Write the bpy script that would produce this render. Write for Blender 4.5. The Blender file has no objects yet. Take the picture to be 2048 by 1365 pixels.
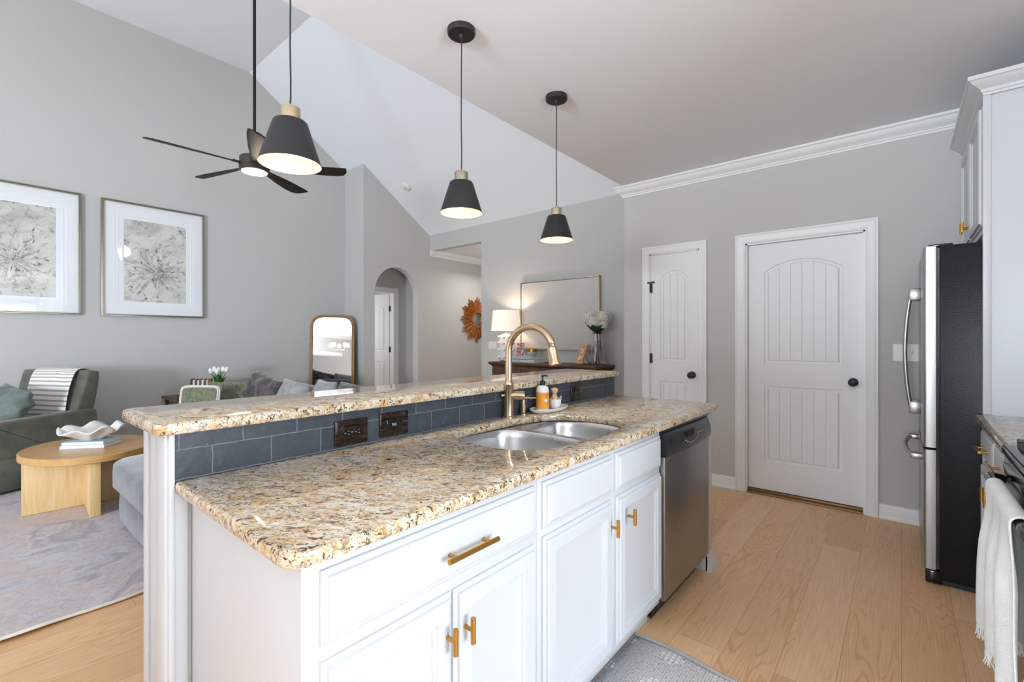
import bpy, bmesh, math, random
from mathutils import Vector, Matrix, noise
R = math.radians
PI = math.pi
random.seed(7)
C = bpy.context.scene.collection
sc = bpy.context.scene

# ------------------------------------------------------------------ camera
CAMZ = 1.27
cam_d = bpy.data.cameras.new('camera')
cam = bpy.data.objects.new('camera', cam_d)
C.objects.link(cam)
cam.location = (0, 0, CAMZ)
cam.rotation_euler = (R(90), 0, R(40.04))
cam_d.sensor_width = 36
cam_d.lens = 927 / 2048 * 36
cam_d.shift_y = -5.5 / 2048
cam_d.clip_start = 0.02
sc.camera = cam
# ------------------------------------------------------------------ world, exposure
sc.view_settings.view_transform = 'Standard'
sc.view_settings.look = 'None'
sc.view_settings.gamma = 1.0
sc.view_settings.exposure = 0.14
sc.cycles.max_bounces = 10
sc.cycles.diffuse_bounces = 6
sc.cycles.glossy_bounces = 4
sc.cycles.transmission_bounces = 8
sc.cycles.sample_clamp_indirect = 6
sc.cycles.use_denoising = True
sc.cycles.caustics_reflective = False
sc.cycles.caustics_refractive = False
w = bpy.data.worlds.new('daylight')
sc.world = w
w.use_nodes = True
wb = w.node_tree.nodes['Background']
wb.inputs[0].default_value = (0.86, 0.93, 1.0, 1)
wb.inputs[1].default_value = 1.0


def area_light(name, loc, rot, sx, sy, energy, col=(0.93, 0.965, 1.0)):
    l = bpy.data.lights.new(name, 'AREA')
    l.shape = 'RECTANGLE'
    l.size = sx
    l.size_y = sy
    l.energy = energy
    l.color = col
    o = bpy.data.objects.new(name, l)
    C.objects.link(o)
    o.location = loc
    o.rotation_euler = rot
    return o


def point_light(name, loc, energy, col=(1.0, 0.72, 0.45), r=0.03):
    l = bpy.data.lights.new(name, 'POINT')
    l.energy = energy
    l.color = col
    l.shadow_soft_size = r
    o = bpy.data.objects.new(name, l)
    C.objects.link(o)
    o.location = loc
    return o


# daylight entering through the windows of the rear wall and an added side window
DAY = (0.765, 0.88, 1.0)
area_light('window_daylight', (-5.22, -5.42, 1.4), (R(125), 0, 0), 1.5, 2.2, 32, DAY)
area_light('window_daylight', (-3.42, -5.42, 1.4), (R(125), 0, 0), 1.5, 2.2, 32, DAY)
area_light('window_daylight', (-0.95, -5.42, 1.45), (R(127), 0, 0), 1.45, 1.25, 520, (0.77, 0.89, 1.0))
area_light('window_daylight', (3.52, 0.35, 1.35), (R(114), 0, R(90)), 1.8, 1.6, 180, (0.73, 0.865, 1.0))  # stands at an added side window, lights the island front and kitchen ceiling

# ------------------------------------------------------------------ materials
def mat(name, col, rough=0.5, metal=0.0, **kw):
    m = bpy.data.materials.new(name)
    m.use_nodes = True
    b = m.node_tree.nodes['Principled BSDF']
    b.inputs['Base Color'].default_value = (*col, 1)
    b.inputs['Roughness'].default_value = rough
    b.inputs['Metallic'].default_value = metal
    for k, v in kw.items():
        b.inputs[k.replace('_', ' ')].default_value = v
    return m


def srgb(r, g, b):
    f = lambda c: (c / 255 / 12.92) if c / 255 <= 0.04045 else ((c / 255 + 0.055) / 1.055) ** 2.4
    return (f(r), f(g), f(b))


class NT:
    def __init__(s, m):
        s.t = m.node_tree
        s.n = s.t.nodes
        s.b = s.n['Principled BSDF']

    def node(s, typ, **kw):
        n = s.n.new(typ)
        for k, v in kw.items():
            setattr(n, k, v)
        return n

    def link(s, a, b):
        s.t.links.new(a, b)

    def coords(s, scale=(1, 1, 1), rot=(0, 0, 0), kind='Object'):
        tc = s.node('ShaderNodeTexCoord')
        mp = s.node('ShaderNodeMapping')
        mp.inputs['Scale'].default_value = scale
        mp.inputs['Rotation'].default_value = rot
        s.link(tc.outputs[kind], mp.inputs['Vector'])
        return mp.outputs[0]

    def noise(s, vec, scale, detail=4, rough=0.55, dist=0.0):
        n = s.node('ShaderNodeTexNoise')
        n.inputs['Scale'].default_value = scale
        n.inputs['Detail'].default_value = detail
        n.inputs['Roughness'].default_value = rough
        n.inputs['Distortion'].default_value = dist
        s.link(vec, n.inputs['Vector'])
        return n

    def ramp(s, fac, stops, interp='LINEAR'):
        r = s.node('ShaderNodeValToRGB')
        r.color_ramp.interpolation = interp
        e = r.color_ramp.elements
        while len(e) < len(stops):
            e.new(0.5)
        for q, (p, c) in zip(e, stops):
            q.position = p
            q.color = (*c, 1) if len(c) == 3 else c
        s.link(fac, r.inputs[0])
        return r.outputs[0]

    def mix(s, fac, a, b, mode='MIX'):
        m = s.node('ShaderNodeMix', data_type='RGBA', blend_type=mode)
        for i, v in ((0, fac), (6, a), (7, b)):
            if isinstance(v, bpy.types.NodeSocket):
                s.link(v, m.inputs[i])
            elif i == 0:
                m.inputs[0].default_value = v
            else:
                m.inputs[i].default_value = (*v, 1)
        return m.outputs[2]

    def math(s, op, a, b=0.0):
        m = s.node('ShaderNodeMath', operation=op)
        for i, v in ((0, a), (1, b)):
            if isinstance(v, bpy.types.NodeSocket):
                s.link(v, m.inputs[i])
            else:
                m.inputs[i].default_value = v
        return m.outputs[0]

    def color(s, sock):
        s.link(sock, s.b.inputs['Base Color'])

    def bump(s, h, strength=0.2, dist=0.01):
        b = s.node('ShaderNodeBump')
        b.inputs['Strength'].default_value = strength
        b.inputs['Distance'].default_value = dist
        s.link(h, b.inputs['Height'])
        s.link(b.outputs[0], s.b.inputs['Normal'])


def paint(name, col, rough=0.6, bump=0.04, scale=90):
    m = mat(name, col, rough)
    t = NT(m)
    n = t.noise(t.coords(), scale, 3)
    t.bump(n.outputs[0], bump, 0.002)
    return m


def fabric(name, c1, c2, scale=160, big=6, rough=0.9, bump=0.35, sheen=0.2):
    m = mat(name, c1, rough)
    t = NT(m)
    v = t.coords()
    a = t.noise(v, big, 4, 0.6)
    b = t.noise(v, scale, 2)
    f = t.math('ADD', t.math('MULTIPLY', a.outputs[0], 0.7), t.math('MULTIPLY', b.outputs[0], 0.3))
    t.color(t.ramp(f, [(0.38, c1), (0.62, c2)]))
    t.bump(b.outputs[0], bump, 0.003)
    t.b.inputs['Sheen Weight'].default_value = sheen
    return m


M = {}
M['wall'] = paint('wall_paint', srgb(194, 193, 190), 0.75)
M['ceiling'] = paint('ceiling_paint', srgb(236, 240, 246), 0.85)
M['trim'] = paint('trim_paint', srgb(234, 235, 235), 0.4, 0.02)
M['door'] = paint('door_paint', srgb(232, 233, 234), 0.42, 0.02)
M['cab'] = paint('cabinet_paint', srgb(206, 209, 213), 0.4, 0.02)
M['black'] = mat('black_metal', (0.012, 0.012, 0.013), 0.42)
M['matteblack'] = mat('matte_black', (0.014, 0.014, 0.015), 0.5)
M['blackgloss'] = mat('black_gloss', (0.006, 0.006, 0.007), 0.12)
M['brass'] = mat('brushed_brass', srgb(196, 148, 72), 0.32, 1.0)
M['champagne'] = mat('champagne_bronze', srgb(202, 174, 146), 0.27, 1.0)
M['palebrass'] = mat('pale_brass', srgb(200, 186, 155), 0.3, 1.0)
M['nickel'] = mat('nickel', srgb(176, 168, 152), 0.35, 1.0)
M['white'] = mat('white_plastic', srgb(232, 231, 228), 0.35)
M['ceramic'] = mat('white_ceramic', srgb(236, 234, 231), 0.45)
M['mirror'] = mat('mirror_glass', (0.72, 0.73, 0.74), 0.015, 1.0)
M['inshade'] = mat('shade_inside', srgb(236, 222, 202), 0.6)
M['paper'] = mat('paper', srgb(238, 238, 236), 0.8)
M['darkvoid'] = mat('dark_gap', (0.01, 0.01, 0.01), 0.9)
M['thresh'] = mat('threshold_bronze', srgb(150, 118, 78), 0.45, 0.6)
M['green'] = mat('leaf_green', srgb(44, 104, 30), 0.5)
M['petal'] = mat('white_petals', srgb(245, 244, 240), 0.6, 0.0, Subsurface_Weight=0.1)


def emit(name, col, strength):
    m = mat(name, col, 0.5)
    b = m.node_tree.nodes['Principled BSDF']
    b.inputs['Emission Color'].default_value = (*col, 1)
    b.inputs['Emission Strength'].default_value = strength
    return m


M['bulb'] = emit('lit_bulb', (1.0, 0.86, 0.66), 1.7)
M['fanlight'] = emit('fan_light_glass', (1.0, 0.86, 0.66), 2.2)


def steel(name, col=(0.62, 0.62, 0.61), rough=0.28, axis=(1, 1, 90)):
    m = mat(name, col, rough, 1.0)
    t = NT(m)
    n = t.noise(t.coords(axis), 6, 3)
    t.link(t.ramp(n.outputs[0], [(0.3, (rough * .75,) * 3), (0.7, (rough * 1.3,) * 3)]), t.b.inputs['Roughness'])
    t.bump(n.outputs[0], 0.04, 0.001)
    return m


M['steel'] = steel('stainless_steel', (0.36, 0.36, 0.355), 0.32, axis=(120, 120, 1))
M['sinksteel'] = steel('sink_steel', (0.56, 0.555, 0.55), 0.30, (1, 1, 1))
M['dwsteel'] = steel('dishwasher_steel', (0.36, 0.35, 0.34), 0.36, (120, 120, 1))


def wood_floor():
    m = mat('oak_planks', (0.4, 0.3, 0.2), 0.42)
    t = NT(m)
    tc = t.node('ShaderNodeTexCoord')
    mp = t.node('ShaderNodeMapping')
    mp.inputs['Rotation'].default_value = (0, 0, R(90))
    t.link(tc.outputs['Object'], mp.inputs['Vector'])
    br = t.node('ShaderNodeTexBrick')
    br.offset = 0.37
    br.offset_frequency = 2
    br.inputs['Scale'].default_value = 1.0
    br.inputs['Brick Width'].default_value = 1.45
    br.inputs['Row Height'].default_value = 0.185
    br.inputs['Mortar Size'].default_value = 0.0011
    br.inputs['Mortar Smooth'].default_value = 0.2
    br.inputs['Color1'].default_value = (0, 0, 0, 1)
    br.inputs['Color2'].default_value = (1, 1, 1, 1)
    br.inputs['Mortar'].default_value = (0.5, 0.5, 0.5, 1)
    t.link(mp.outputs[0], br.inputs['Vector'])
    # per plank offset of the grain
    ofs = t.node('ShaderNodeVectorMath', operation='SCALE')
    t.link(br.outputs['Color'], ofs.inputs[0])
    ofs.inputs['Scale'].default_value = 17.0
    add = t.node('ShaderNodeVectorMath', operation='ADD')
    t.link(mp.outputs[0], add.inputs[0])
    t.link(ofs.outputs[0], add.inputs[1])
    g = t.node('ShaderNodeMapping')
    g.inputs['Scale'].default_value = (0.9, 6.0, 1)
    t.link(add.outputs[0], g.inputs['Vector'])
    big = t.noise(g.outputs[0], 1.1, 2, 0.4, 0.35)
    rings = t.math('FRACT', t.math('MULTIPLY', big.outputs[0], 24.0))
    ringc = t.ramp(rings, [(0.0, (0.80, 0.66, 0.52)), (0.16, (0.97, 0.95, 0.92)), (0.75, (1.0, 1.0, 1.0)), (1.0, (0.80, 0.66, 0.52))])
    g2 = t.node('ShaderNodeMapping')
    g2.inputs['Scale'].default_value = (2.5, 70.0, 1)
    t.link(add.outputs[0], g2.inputs['Vector'])
    fine = t.noise(g2.outputs[0], 2.0, 4, 0.6)
    patch = t.noise(g.outputs[0], 0.9, 2, 0.5)
    base = t.ramp(br.outputs['Color'], [(0.0, srgb(226, 180, 134)), (0.35, srgb(238, 196, 150)), (0.7, srgb(220, 174, 130)), (1.0, srgb(242, 202, 158))])
    rf = t.ramp(patch.outputs[0], [(0.42, (0.12,) * 3), (0.6, (0.8,) * 3)])
    c = t.mix(rf, base, t.mix(1.0, base, ringc, 'MULTIPLY'))
    fr = t.ramp(fine.outputs[0], [(0.3, (0.86,) * 3), (0.7, (1.04,) * 3)])
    c = t.mix(1.0, c, fr, 'MULTIPLY')
    c = t.mix(br.outputs['Fac'], c, srgb(176, 134, 98))
    t.color(c)
    t.bump(t.math('ADD', t.math('MULTIPLY', fine.outputs[0], 0.4), t.math('MULTIPLY', br.outputs['Fac'], -1.0)), 0.12, 0.002)
    return m


def granite(name, base1, base2, base3, dark=0.5, rot=40, k=1.0):
    m = mat(name, base1, 0.08)
    t = NT(m)
    v = t.coords((1, 1, 1), (0, 0, R(-rot)))
    st = t.node('ShaderNodeMapping')
    st.inputs['Scale'].default_value = (.78 * k, 1.45 * k, 1.2 * k)
    t.link(v, st.inputs['Vector'])
    sv = st.outputs[0]

    def shift(x):
        e2 = t.node('ShaderNodeMapping')
        e2.inputs['Location'].default_value = (x, x * .7, x * .3)
        t.link(sv, e2.inputs['Vector'])
        return e2.outputs[0]
    a = t.noise(sv, 9, 5, 0.62, 0.8)
    c = t.ramp(a.outputs[0], [(0.32, base1), (0.45, base2), (0.53, base3), (0.60, base2), (0.72, base1)])
    # milky quartz
    g = t.noise(shift(9), 38, 4, 0.65, 0.4)
    c = t.mix(t.ramp(g.outputs[0], [(0.45, (0,) * 3), (0.62, (0.9,) * 3)]), c, srgb(224, 216, 204))
    # amber grains
    h = t.noise(shift(4), 60, 3, 0.6, 0.2)
    c = t.mix(t.ramp(h.outputs[0], [(0.58, (0,) * 3), (0.68, (0.75,) * 3)]), c, base3)
    # taupe wisps
    d = t.noise(shift(2), 44, 5, 0.72, 1.2)
    c = t.mix(t.ramp(d.outputs[0], [(0.52, (0,) * 3), (0.59, (0.55 + .3 * dark,) * 3)]), c, srgb(150, 126, 100))
    # fine dark threads and flecks
    e = t.noise(shift(6), 75, 4, 0.7, 1.6)
    msk = t.noise(shift(1), 14, 3, 0.6)
    ef = t.math('MULTIPLY', t.ramp(e.outputs[0], [(0.54, (0,) * 3), (0.58, (1.0,) * 3)]), t.ramp(msk.outputs[0], [(0.36, (0.25,) * 3), (0.56, (1,) * 3)]))
    c = t.mix(ef, c, srgb(58, 47, 40))
    # rust grains
    f = t.noise(shift(12), 46, 2, 0.5, 0.5)
    c = t.mix(t.ramp(f.outputs[0], [(0.64, (0,) * 3), (0.665, (0.95,) * 3)]), c, srgb(104, 58, 32))
    t.color(c)
    return m


M['floor'] = wood_floor()
M['granite'] = granite('gold_granite', srgb(226, 214, 196), srgb(222, 202, 168), srgb(206, 170, 120), 0.8, 40, 1.0)
M['granite2'] = granite('taupe_granite', srgb(196, 184, 168), srgb(186, 170, 148), srgb(160, 142, 122), 0.7)


def tile_mat():
    m = mat('slate_tile', srgb(66, 72, 80), 0.42)
    t = NT(m)
    tc = t.node('ShaderNodeTexCoord')
    sep = t.node('ShaderNodeSeparateXYZ')
    t.link(tc.outputs['Object'], sep.inputs[0])
    com = t.node('ShaderNodeCombineXYZ')
    wob = t.noise(tc.outputs['Object'], 30, 2)
    wobs = t.math('MULTIPLY', t.math('SUBTRACT', wob.outputs[0], 0.5), 0.006)
    t.link(t.math('ADD', t.math('ADD', sep.outputs[1], 0.0185 - 0.0768), wobs), com.inputs[0])
    t.link(t.math('ADD', t.math('ADD', sep.outputs[2], -0.902), wobs), com.inputs[1])
    br = t.node('ShaderNodeTexBrick')
    br.offset = 0.5
    br.inputs['Scale'].default_value = 1
    br.inputs['Brick Width'].default_value = 0.1535
    br.inputs['Row Height'].default_value = 0.077
    br.inputs['Mortar Size'].default_value = 0.0017
    br.inputs['Mortar Smooth'].default_value = 0.3
    br.inputs['Color1'].default_value = (*srgb(48, 53, 60), 1)
    br.inputs['Color2'].default_value = (*srgb(58, 64, 71), 1)
    br.inputs['Mortar'].default_value = (*srgb(104, 110, 118), 1)
    t.link(com.outputs[0], br.inputs['Vector'])
    n = t.noise(tc.outputs['Object'], 24, 5, 0.65)
    c = t.mix(t.ramp(n.outputs[0], [(0.5, (0,) * 3), (0.72, (0.3,) * 3)]), br.outputs['Color'], srgb(86, 92, 98))
    sp = t.noise(tc.outputs['Object'], 90, 2, 0.5)
    c = t.mix(t.ramp(sp.outputs[0], [(0.74, (0,) * 3), (0.78, (0.6,) * 3)]), c, srgb(150, 152, 154))
    t.color(c)
    t.bump(t.math('ADD', n.outputs[0], t.math('MULTIPLY', br.outputs['Fac'], -1.2)), 0.35, 0.004)
    return m


M['tile'] = tile_mat()


def wood(name, c1, c2, c3, rough=0.45, scale=(3, 3, 30), ns=3.0, bump=0.08):
    m = mat(name, c1, rough)
    t = NT(m)
    v = t.coords(scale)
    n = t.noise(v, ns, 4, 0.6, 0.6)
    t.color(t.ramp(n.outputs[0], [(0.3, c1), (0.5, c2), (0.7, c3)]))
    t.bump(n.outputs[0], bump, 0.003)
    return m


M['tablewood'] = wood('golden_oak', srgb(206, 172, 118), srgb(218, 186, 134), srgb(226, 198, 150), 0.42, (12, 12, 1.2), 3.0)
M['tabletop'] = wood('golden_oak_top', srgb(184, 138, 80), srgb(196, 152, 92), srgb(204, 162, 104), 0.3, (14, 1.4, 14), 3.0)
M['walnut'] = wood('walnut', srgb(64, 42, 28), srgb(92, 62, 42), srgb(112, 80, 56), 0.5, (3, 20, 20), 2.0)
M['mirrorframe'] = wood('aged_gold_wood', srgb(126, 92, 58), srgb(158, 120, 78), srgb(176, 138, 94), 0.4, (8, 8, 3), 3.0)
M['framewood'] = wood('light_frame_wood', srgb(176, 128, 76), srgb(196, 150, 96), srgb(206, 164, 112), 0.5, (20, 20, 4), 3.0)
M['brushwood'] = wood('beech', srgb(196, 160, 122), srgb(210, 176, 138), srgb(218, 188, 152), 0.5, (10, 10, 30), 3.0)
M['fanblade'] = wood('dark_fan_wood', (0.018, 0.013, 0.010), (0.026, 0.019, 0.014), (0.034, 0.026, 0.019), 0.5, (20, 20, 20), 2.0)
M['fanblade'].node_tree.nodes['Principled BSDF'].inputs['Specular IOR Level'].default_value = 0.15
M['fanbody'] = mat('fan_bronze', (0.05, 0.038, 0.03), 0.45, 0.3)
M['sunwood'] = wood('gilt_sunburst', srgb(96, 52, 16), srgb(160, 92, 32), srgb(196, 124, 50), 0.38, (8, 8, 8), 4.0, 0.1)
M['greenchair'] = fabric('olive_upholstery', srgb(84, 85, 73), srgb(104, 105, 92), 260, 9)
M['greenpillow'] = fabric('sage_linen', srgb(88, 100, 94), srgb(112, 123, 116), 180, 7)
M['greenboucle'] = fabric('green_woven', srgb(100, 105, 80), srgb(136, 140, 112), 120, 30)
M['velvet'] = fabric('blue_grey_velvet', srgb(72, 75, 85), srgb(108, 112, 124), 90, 7, 0.75, 0.1, 0.6)
M['charcoal'] = fabric('charcoal_velvet', srgb(52, 47, 46), srgb(96, 89, 87), 90, 14, 0.8, 0.1, 0.5)
M['lightgrey'] = fabric('light_grey_velvet', srgb(136, 136, 138), srgb(166, 166, 168), 90, 9, 0.8, 0.1, 0.5)
M['cream'] = fabric('cream_trim', srgb(222, 216, 204), srgb(236, 232, 222), 200, 10)
M['towel'] = fabric('white_towel', srgb(228, 228, 226), srgb(242, 242, 240), 240, 12, 0.95, 0.7)
M['lampshade'] = emit('linen_lampshade', srgb(246, 230, 214), 0.55)


def throw_mat():
    m = mat('striped_throw', srgb(230, 228, 222), 0.9)
    t = NT(m)
    v = t.coords((1, 1, 1), kind='UV')
    sep = t.node('ShaderNodeSeparateXYZ')
    t.link(v, sep.inputs[0])
    f = t.math('FRACT', t.math('MULTIPLY', sep.outputs[1], 26.0))
    t.color(t.ramp(f, [(0.0, srgb(170, 160, 150)), (0.34, srgb(178, 168, 158)), (0.38, srgb(236, 234, 229)), (1.0, srgb(236, 234, 229))], 'LINEAR'))
    n = t.noise(t.coords(), 220, 2)
    t.bump(n.outputs[0], 0.4, 0.003)
    return m


M['throw'] = throw_mat()


def rug_mat():
    m = mat('faded_rug', (0.5, 0.45, 0.45), 0.95)
    t = NT(m)
    v = t.coords((1, 1, 1))
    a = t.noise(v, 2.2, 5, 0.6, 1.4)
    c = t.ramp(a.outputs[0], [(0.30, srgb(156, 154, 168)), (0.40, srgb(208, 203, 206)), (0.49, srgb(208, 192, 188)), (0.56, srgb(210, 208, 212)), (0.64, srgb(176, 166, 172)), (0.76, srgb(214, 210, 210))])
    b = t.noise(v, 9, 4, 0.6, 1.0)
    bands = t.math('FRACT', t.math('MULTIPLY', b.outputs[0], 6.0))
    c = t.mix(t.ramp(bands, [(0.0, (0.5,) * 3), (0.25, (0,) * 3), (1, (0,) * 3)]), c, srgb(150, 134, 136))
    st = t.coords((160, 3, 1))
    s = t.noise(st, 2, 2)
    c = t.mix(t.ramp(s.outputs[0], [(0.35, (0.3,) * 3), (0.6, (0,) * 3)]), c, srgb(172, 164, 166))
    t.color(c)
    f = t.noise(v, 320, 2)
    t.bump(f.outputs[0], 0.5, 0.004)
    return m


M['rug'] = rug_mat()


def mat_mat():
    m = mat('woven_runner', (0.5, 0.5, 0.5), 0.95)
    t = NT(m)
    tc = t.node('ShaderNodeTexCoord')
    v = tc.outputs['Object']
    ch = t.node('ShaderNodeTexVoronoi')
    ch.inputs['Scale'].default_value = 105
    ch.inputs['Randomness'].default_value = 0.3
    t.link(v, ch.inputs['Vector'])
    sep = t.node('ShaderNodeSeparateXYZ')
    t.link(v, sep.inputs[0])
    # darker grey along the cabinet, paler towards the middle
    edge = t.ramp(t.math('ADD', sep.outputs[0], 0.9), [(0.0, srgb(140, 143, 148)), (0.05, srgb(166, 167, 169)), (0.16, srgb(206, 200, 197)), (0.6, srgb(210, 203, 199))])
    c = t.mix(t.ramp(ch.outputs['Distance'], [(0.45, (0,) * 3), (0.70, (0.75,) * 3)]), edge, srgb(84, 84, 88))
    # tufted cream squares in diamond groups
    fx = t.math('FRACT', t.math('MULTIPLY', t.math('ADD', sep.outputs[0], t.math('MULTIPLY', sep.outputs[1], 0.0)), 50.0))
    fy = t.math('FRACT', t.math('MULTIPLY', sep.outputs[1], 50.0))
    d = t.math('ADD', t.math('POWER', t.math('SUBTRACT', fx, 0.5), 2.0), t.math('POWER', t.math('SUBTRACT', fy, 0.5), 2.0))
    dot = t.math('LESS_THAN', d, 0.13)
    gx = t.math('ABSOLUTE', t.math('SUBTRACT', t.math('FRACT', t.math('MULTIPLY', t.math('ADD', sep.outputs[0], 0.02), 5.2)), 0.5))
    gy = t.math('ABSOLUTE', t.math('SUBTRACT', t.math('FRACT', t.math('MULTIPLY', t.math('ADD', sep.outputs[1], 0.02), 5.2)), 0.5))
    g = t.math('LESS_THAN', t.math('ADD', gx, gy), 0.27)
    c = t.mix(t.math('MULTIPLY', dot, g), c, srgb(226, 222, 216))
    t.color(c)
    t.bump(ch.outputs['Distance'], 0.5, 0.003)
    return m


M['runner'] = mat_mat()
M['runneredge'] = fabric('runner_binding', srgb(160, 162, 164), srgb(178, 180, 182), 200, 20)


def art_mat(name, seed, loc):
    m = mat(name, srgb(214, 214, 208), 0.5)
    t = NT(m)
    tc = t.node('ShaderNodeTexCoord')
    mp = t.node('ShaderNodeMapping')
    mp.inputs['Location'].default_value = loc
    t.link(tc.outputs['Object'], mp.inputs['Vector'])
    v = mp.outputs[0]
    a = t.noise(v, 3.5, 5, 0.62, 0.8)
    c = t.ramp(a.outputs[0], [(0.32, srgb(178, 178, 172)), (0.46, srgb(206, 206, 199)), (0.6, srgb(214, 214, 207)), (0.75, srgb(196, 196, 188))])
    # radial spray from a point below the middle
    sep = t.node('ShaderNodeSeparateXYZ')
    t.link(tc.outputs['Object'], sep.inputs[0])
    ang = t.math('ARCTAN2', t.math('ADD', sep.outputs[2], 0.13), t.math('ADD', sep.outputs[1], 0.0))
    rad = t.math('SQRT', t.math('ADD', t.math('POWER', sep.outputs[1], 2.0), t.math('POWER', t.math('ADD', sep.outputs[2], 0.13), 2.0)))
    com = t.node('ShaderNodeCombineXYZ')
    t.link(t.math('MULTIPLY', ang, 1.5), com.inputs[0])
    t.link(t.math('MULTIPLY', rad, 3.2), com.inputs[1])
    com.inputs[2].default_value = seed
    s1 = t.noise(com.outputs[0], 2.6, 7, 0.74, 1.1)
    fall = t.ramp(rad, [(0.02, (0.14,) * 3), (0.18, (0.05,) * 3), (0.34, (-0.03,) * 3), (0.55, (-0.2,) * 3)])
    sm = t.math('ADD', s1.outputs[0], fall)
    c = t.mix(t.ramp(sm, [(0.52, (0,) * 3), (0.60, (0.35,) * 3), (0.68, (0.75,) * 3)]), c, srgb(118, 111, 98))
    br = t.noise(v, 26, 4, 0.7, 0.8)
    fl = t.math('MULTIPLY', t.ramp(br.outputs[0], [(0.56, (0,) * 3), (0.62, (1,) * 3)]), t.ramp(sm, [(0.5, (0,) * 3), (0.60, (1,) * 3)]))
    c = t.mix(fl, c, srgb(70, 58, 44))
    gd = t.noise(v, 17, 3, 0.6, 0.3)
    fg = t.math('MULTIPLY', t.ramp(gd.outputs[0], [(0.645, (0,) * 3), (0.67, (1,) * 3)]), t.ramp(sm, [(0.5, (0,) * 3), (0.58, (1,) * 3)]))
    c = t.mix(fg, c, srgb(150, 126, 84))
    t.color(c)
    t.b.inputs['Coat Weight'].default_value = 1.0
    t.b.inputs['Coat Roughness'].default_value = 0.02
    return m


M['art1'] = art_mat('abstract_print_one', 3.1, (1.3, 2.2, 0.7))
M['art2'] = art_mat('abstract_print_two', 8.4, (4.1, 7.2, 3.3))
M['matboard'] = mat('mat_board', srgb(232, 234, 237), 0.5, 0, Coat_Weight=1.0, Coat_Roughness=0.02)


def texture_canvas():
    m = mat('plaster_canvas', srgb(206, 200, 194), 0.7)
    t = NT(m)
    n = t.noise(t.coords((4, 1, 30), (0, R(20), 0)), 4, 4, 0.6, 1.0)
    t.color(t.ramp(n.outputs[0], [(0.3, srgb(198, 192, 186)), (0.7, srgb(212, 207, 201))]))
    t.bump(n.outputs[0], 0.35, 0.006)
    return m


M['canvas'] = texture_canvas()


def fridge_side():
    m = mat('textured_black', (0.008, 0.009, 0.011), 0.30)
    t = NT(m)
    n = t.noise(t.coords(), 130, 3, 0.6)
    t.bump(n.outputs[0], 0.35, 0.003)
    t.b.inputs['Specular IOR Level'].default_value = 0.22
    return m


M['fridgeside'] = fridge_side()


def plate_mat():
    m = mat('brown_plate', (0.02, 0.012, 0.008), 0.07)
    t = NT(m)
    n = t.noise(t.coords((1, 12, 40)), 3, 4, 0.6, 0.8)
    t.color(t.ramp(n.outputs[0], [(0.4, (0.006, 0.004, 0.003)), (0.68, (0.040, 0.021, 0.011))]))
    return m


M['plate'] = plate_mat()


def marble_mat():
    m = mat('marble', srgb(222, 218, 212), 0.35)
    t = NT(m)
    n = t.noise(t.coords(), 22, 5, 0.65, 1.5)
    t.color(t.ramp(n.outputs[0], [(0.35, srgb(190, 184, 178)), (0.5, srgb(224, 220, 215)), (0.7, srgb(230, 227, 223))]))
    return m


M['marble'] = marble_mat()


def glass_mat(name, col=(1, 1, 1)):
    m = mat(name, col, 0.02)
    b = m.node_tree.nodes['Principled BSDF']
    b.inputs['Transmission Weight'].default_value = 1.0
    b.inputs['IOR'].default_value = 1.45
    return m


M['glass'] = glass_mat('clear_glass')
M['smokeglass'] = glass_mat('tinted_glass', (0.93, 0.91, 0.90))
M['panel_dw'] = mat('dishwasher_controls', (0.055, 0.055, 0.055), 0.28, 0.6)


# ------------------------------------------------------------------ mesh helper
OFF = {}


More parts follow.
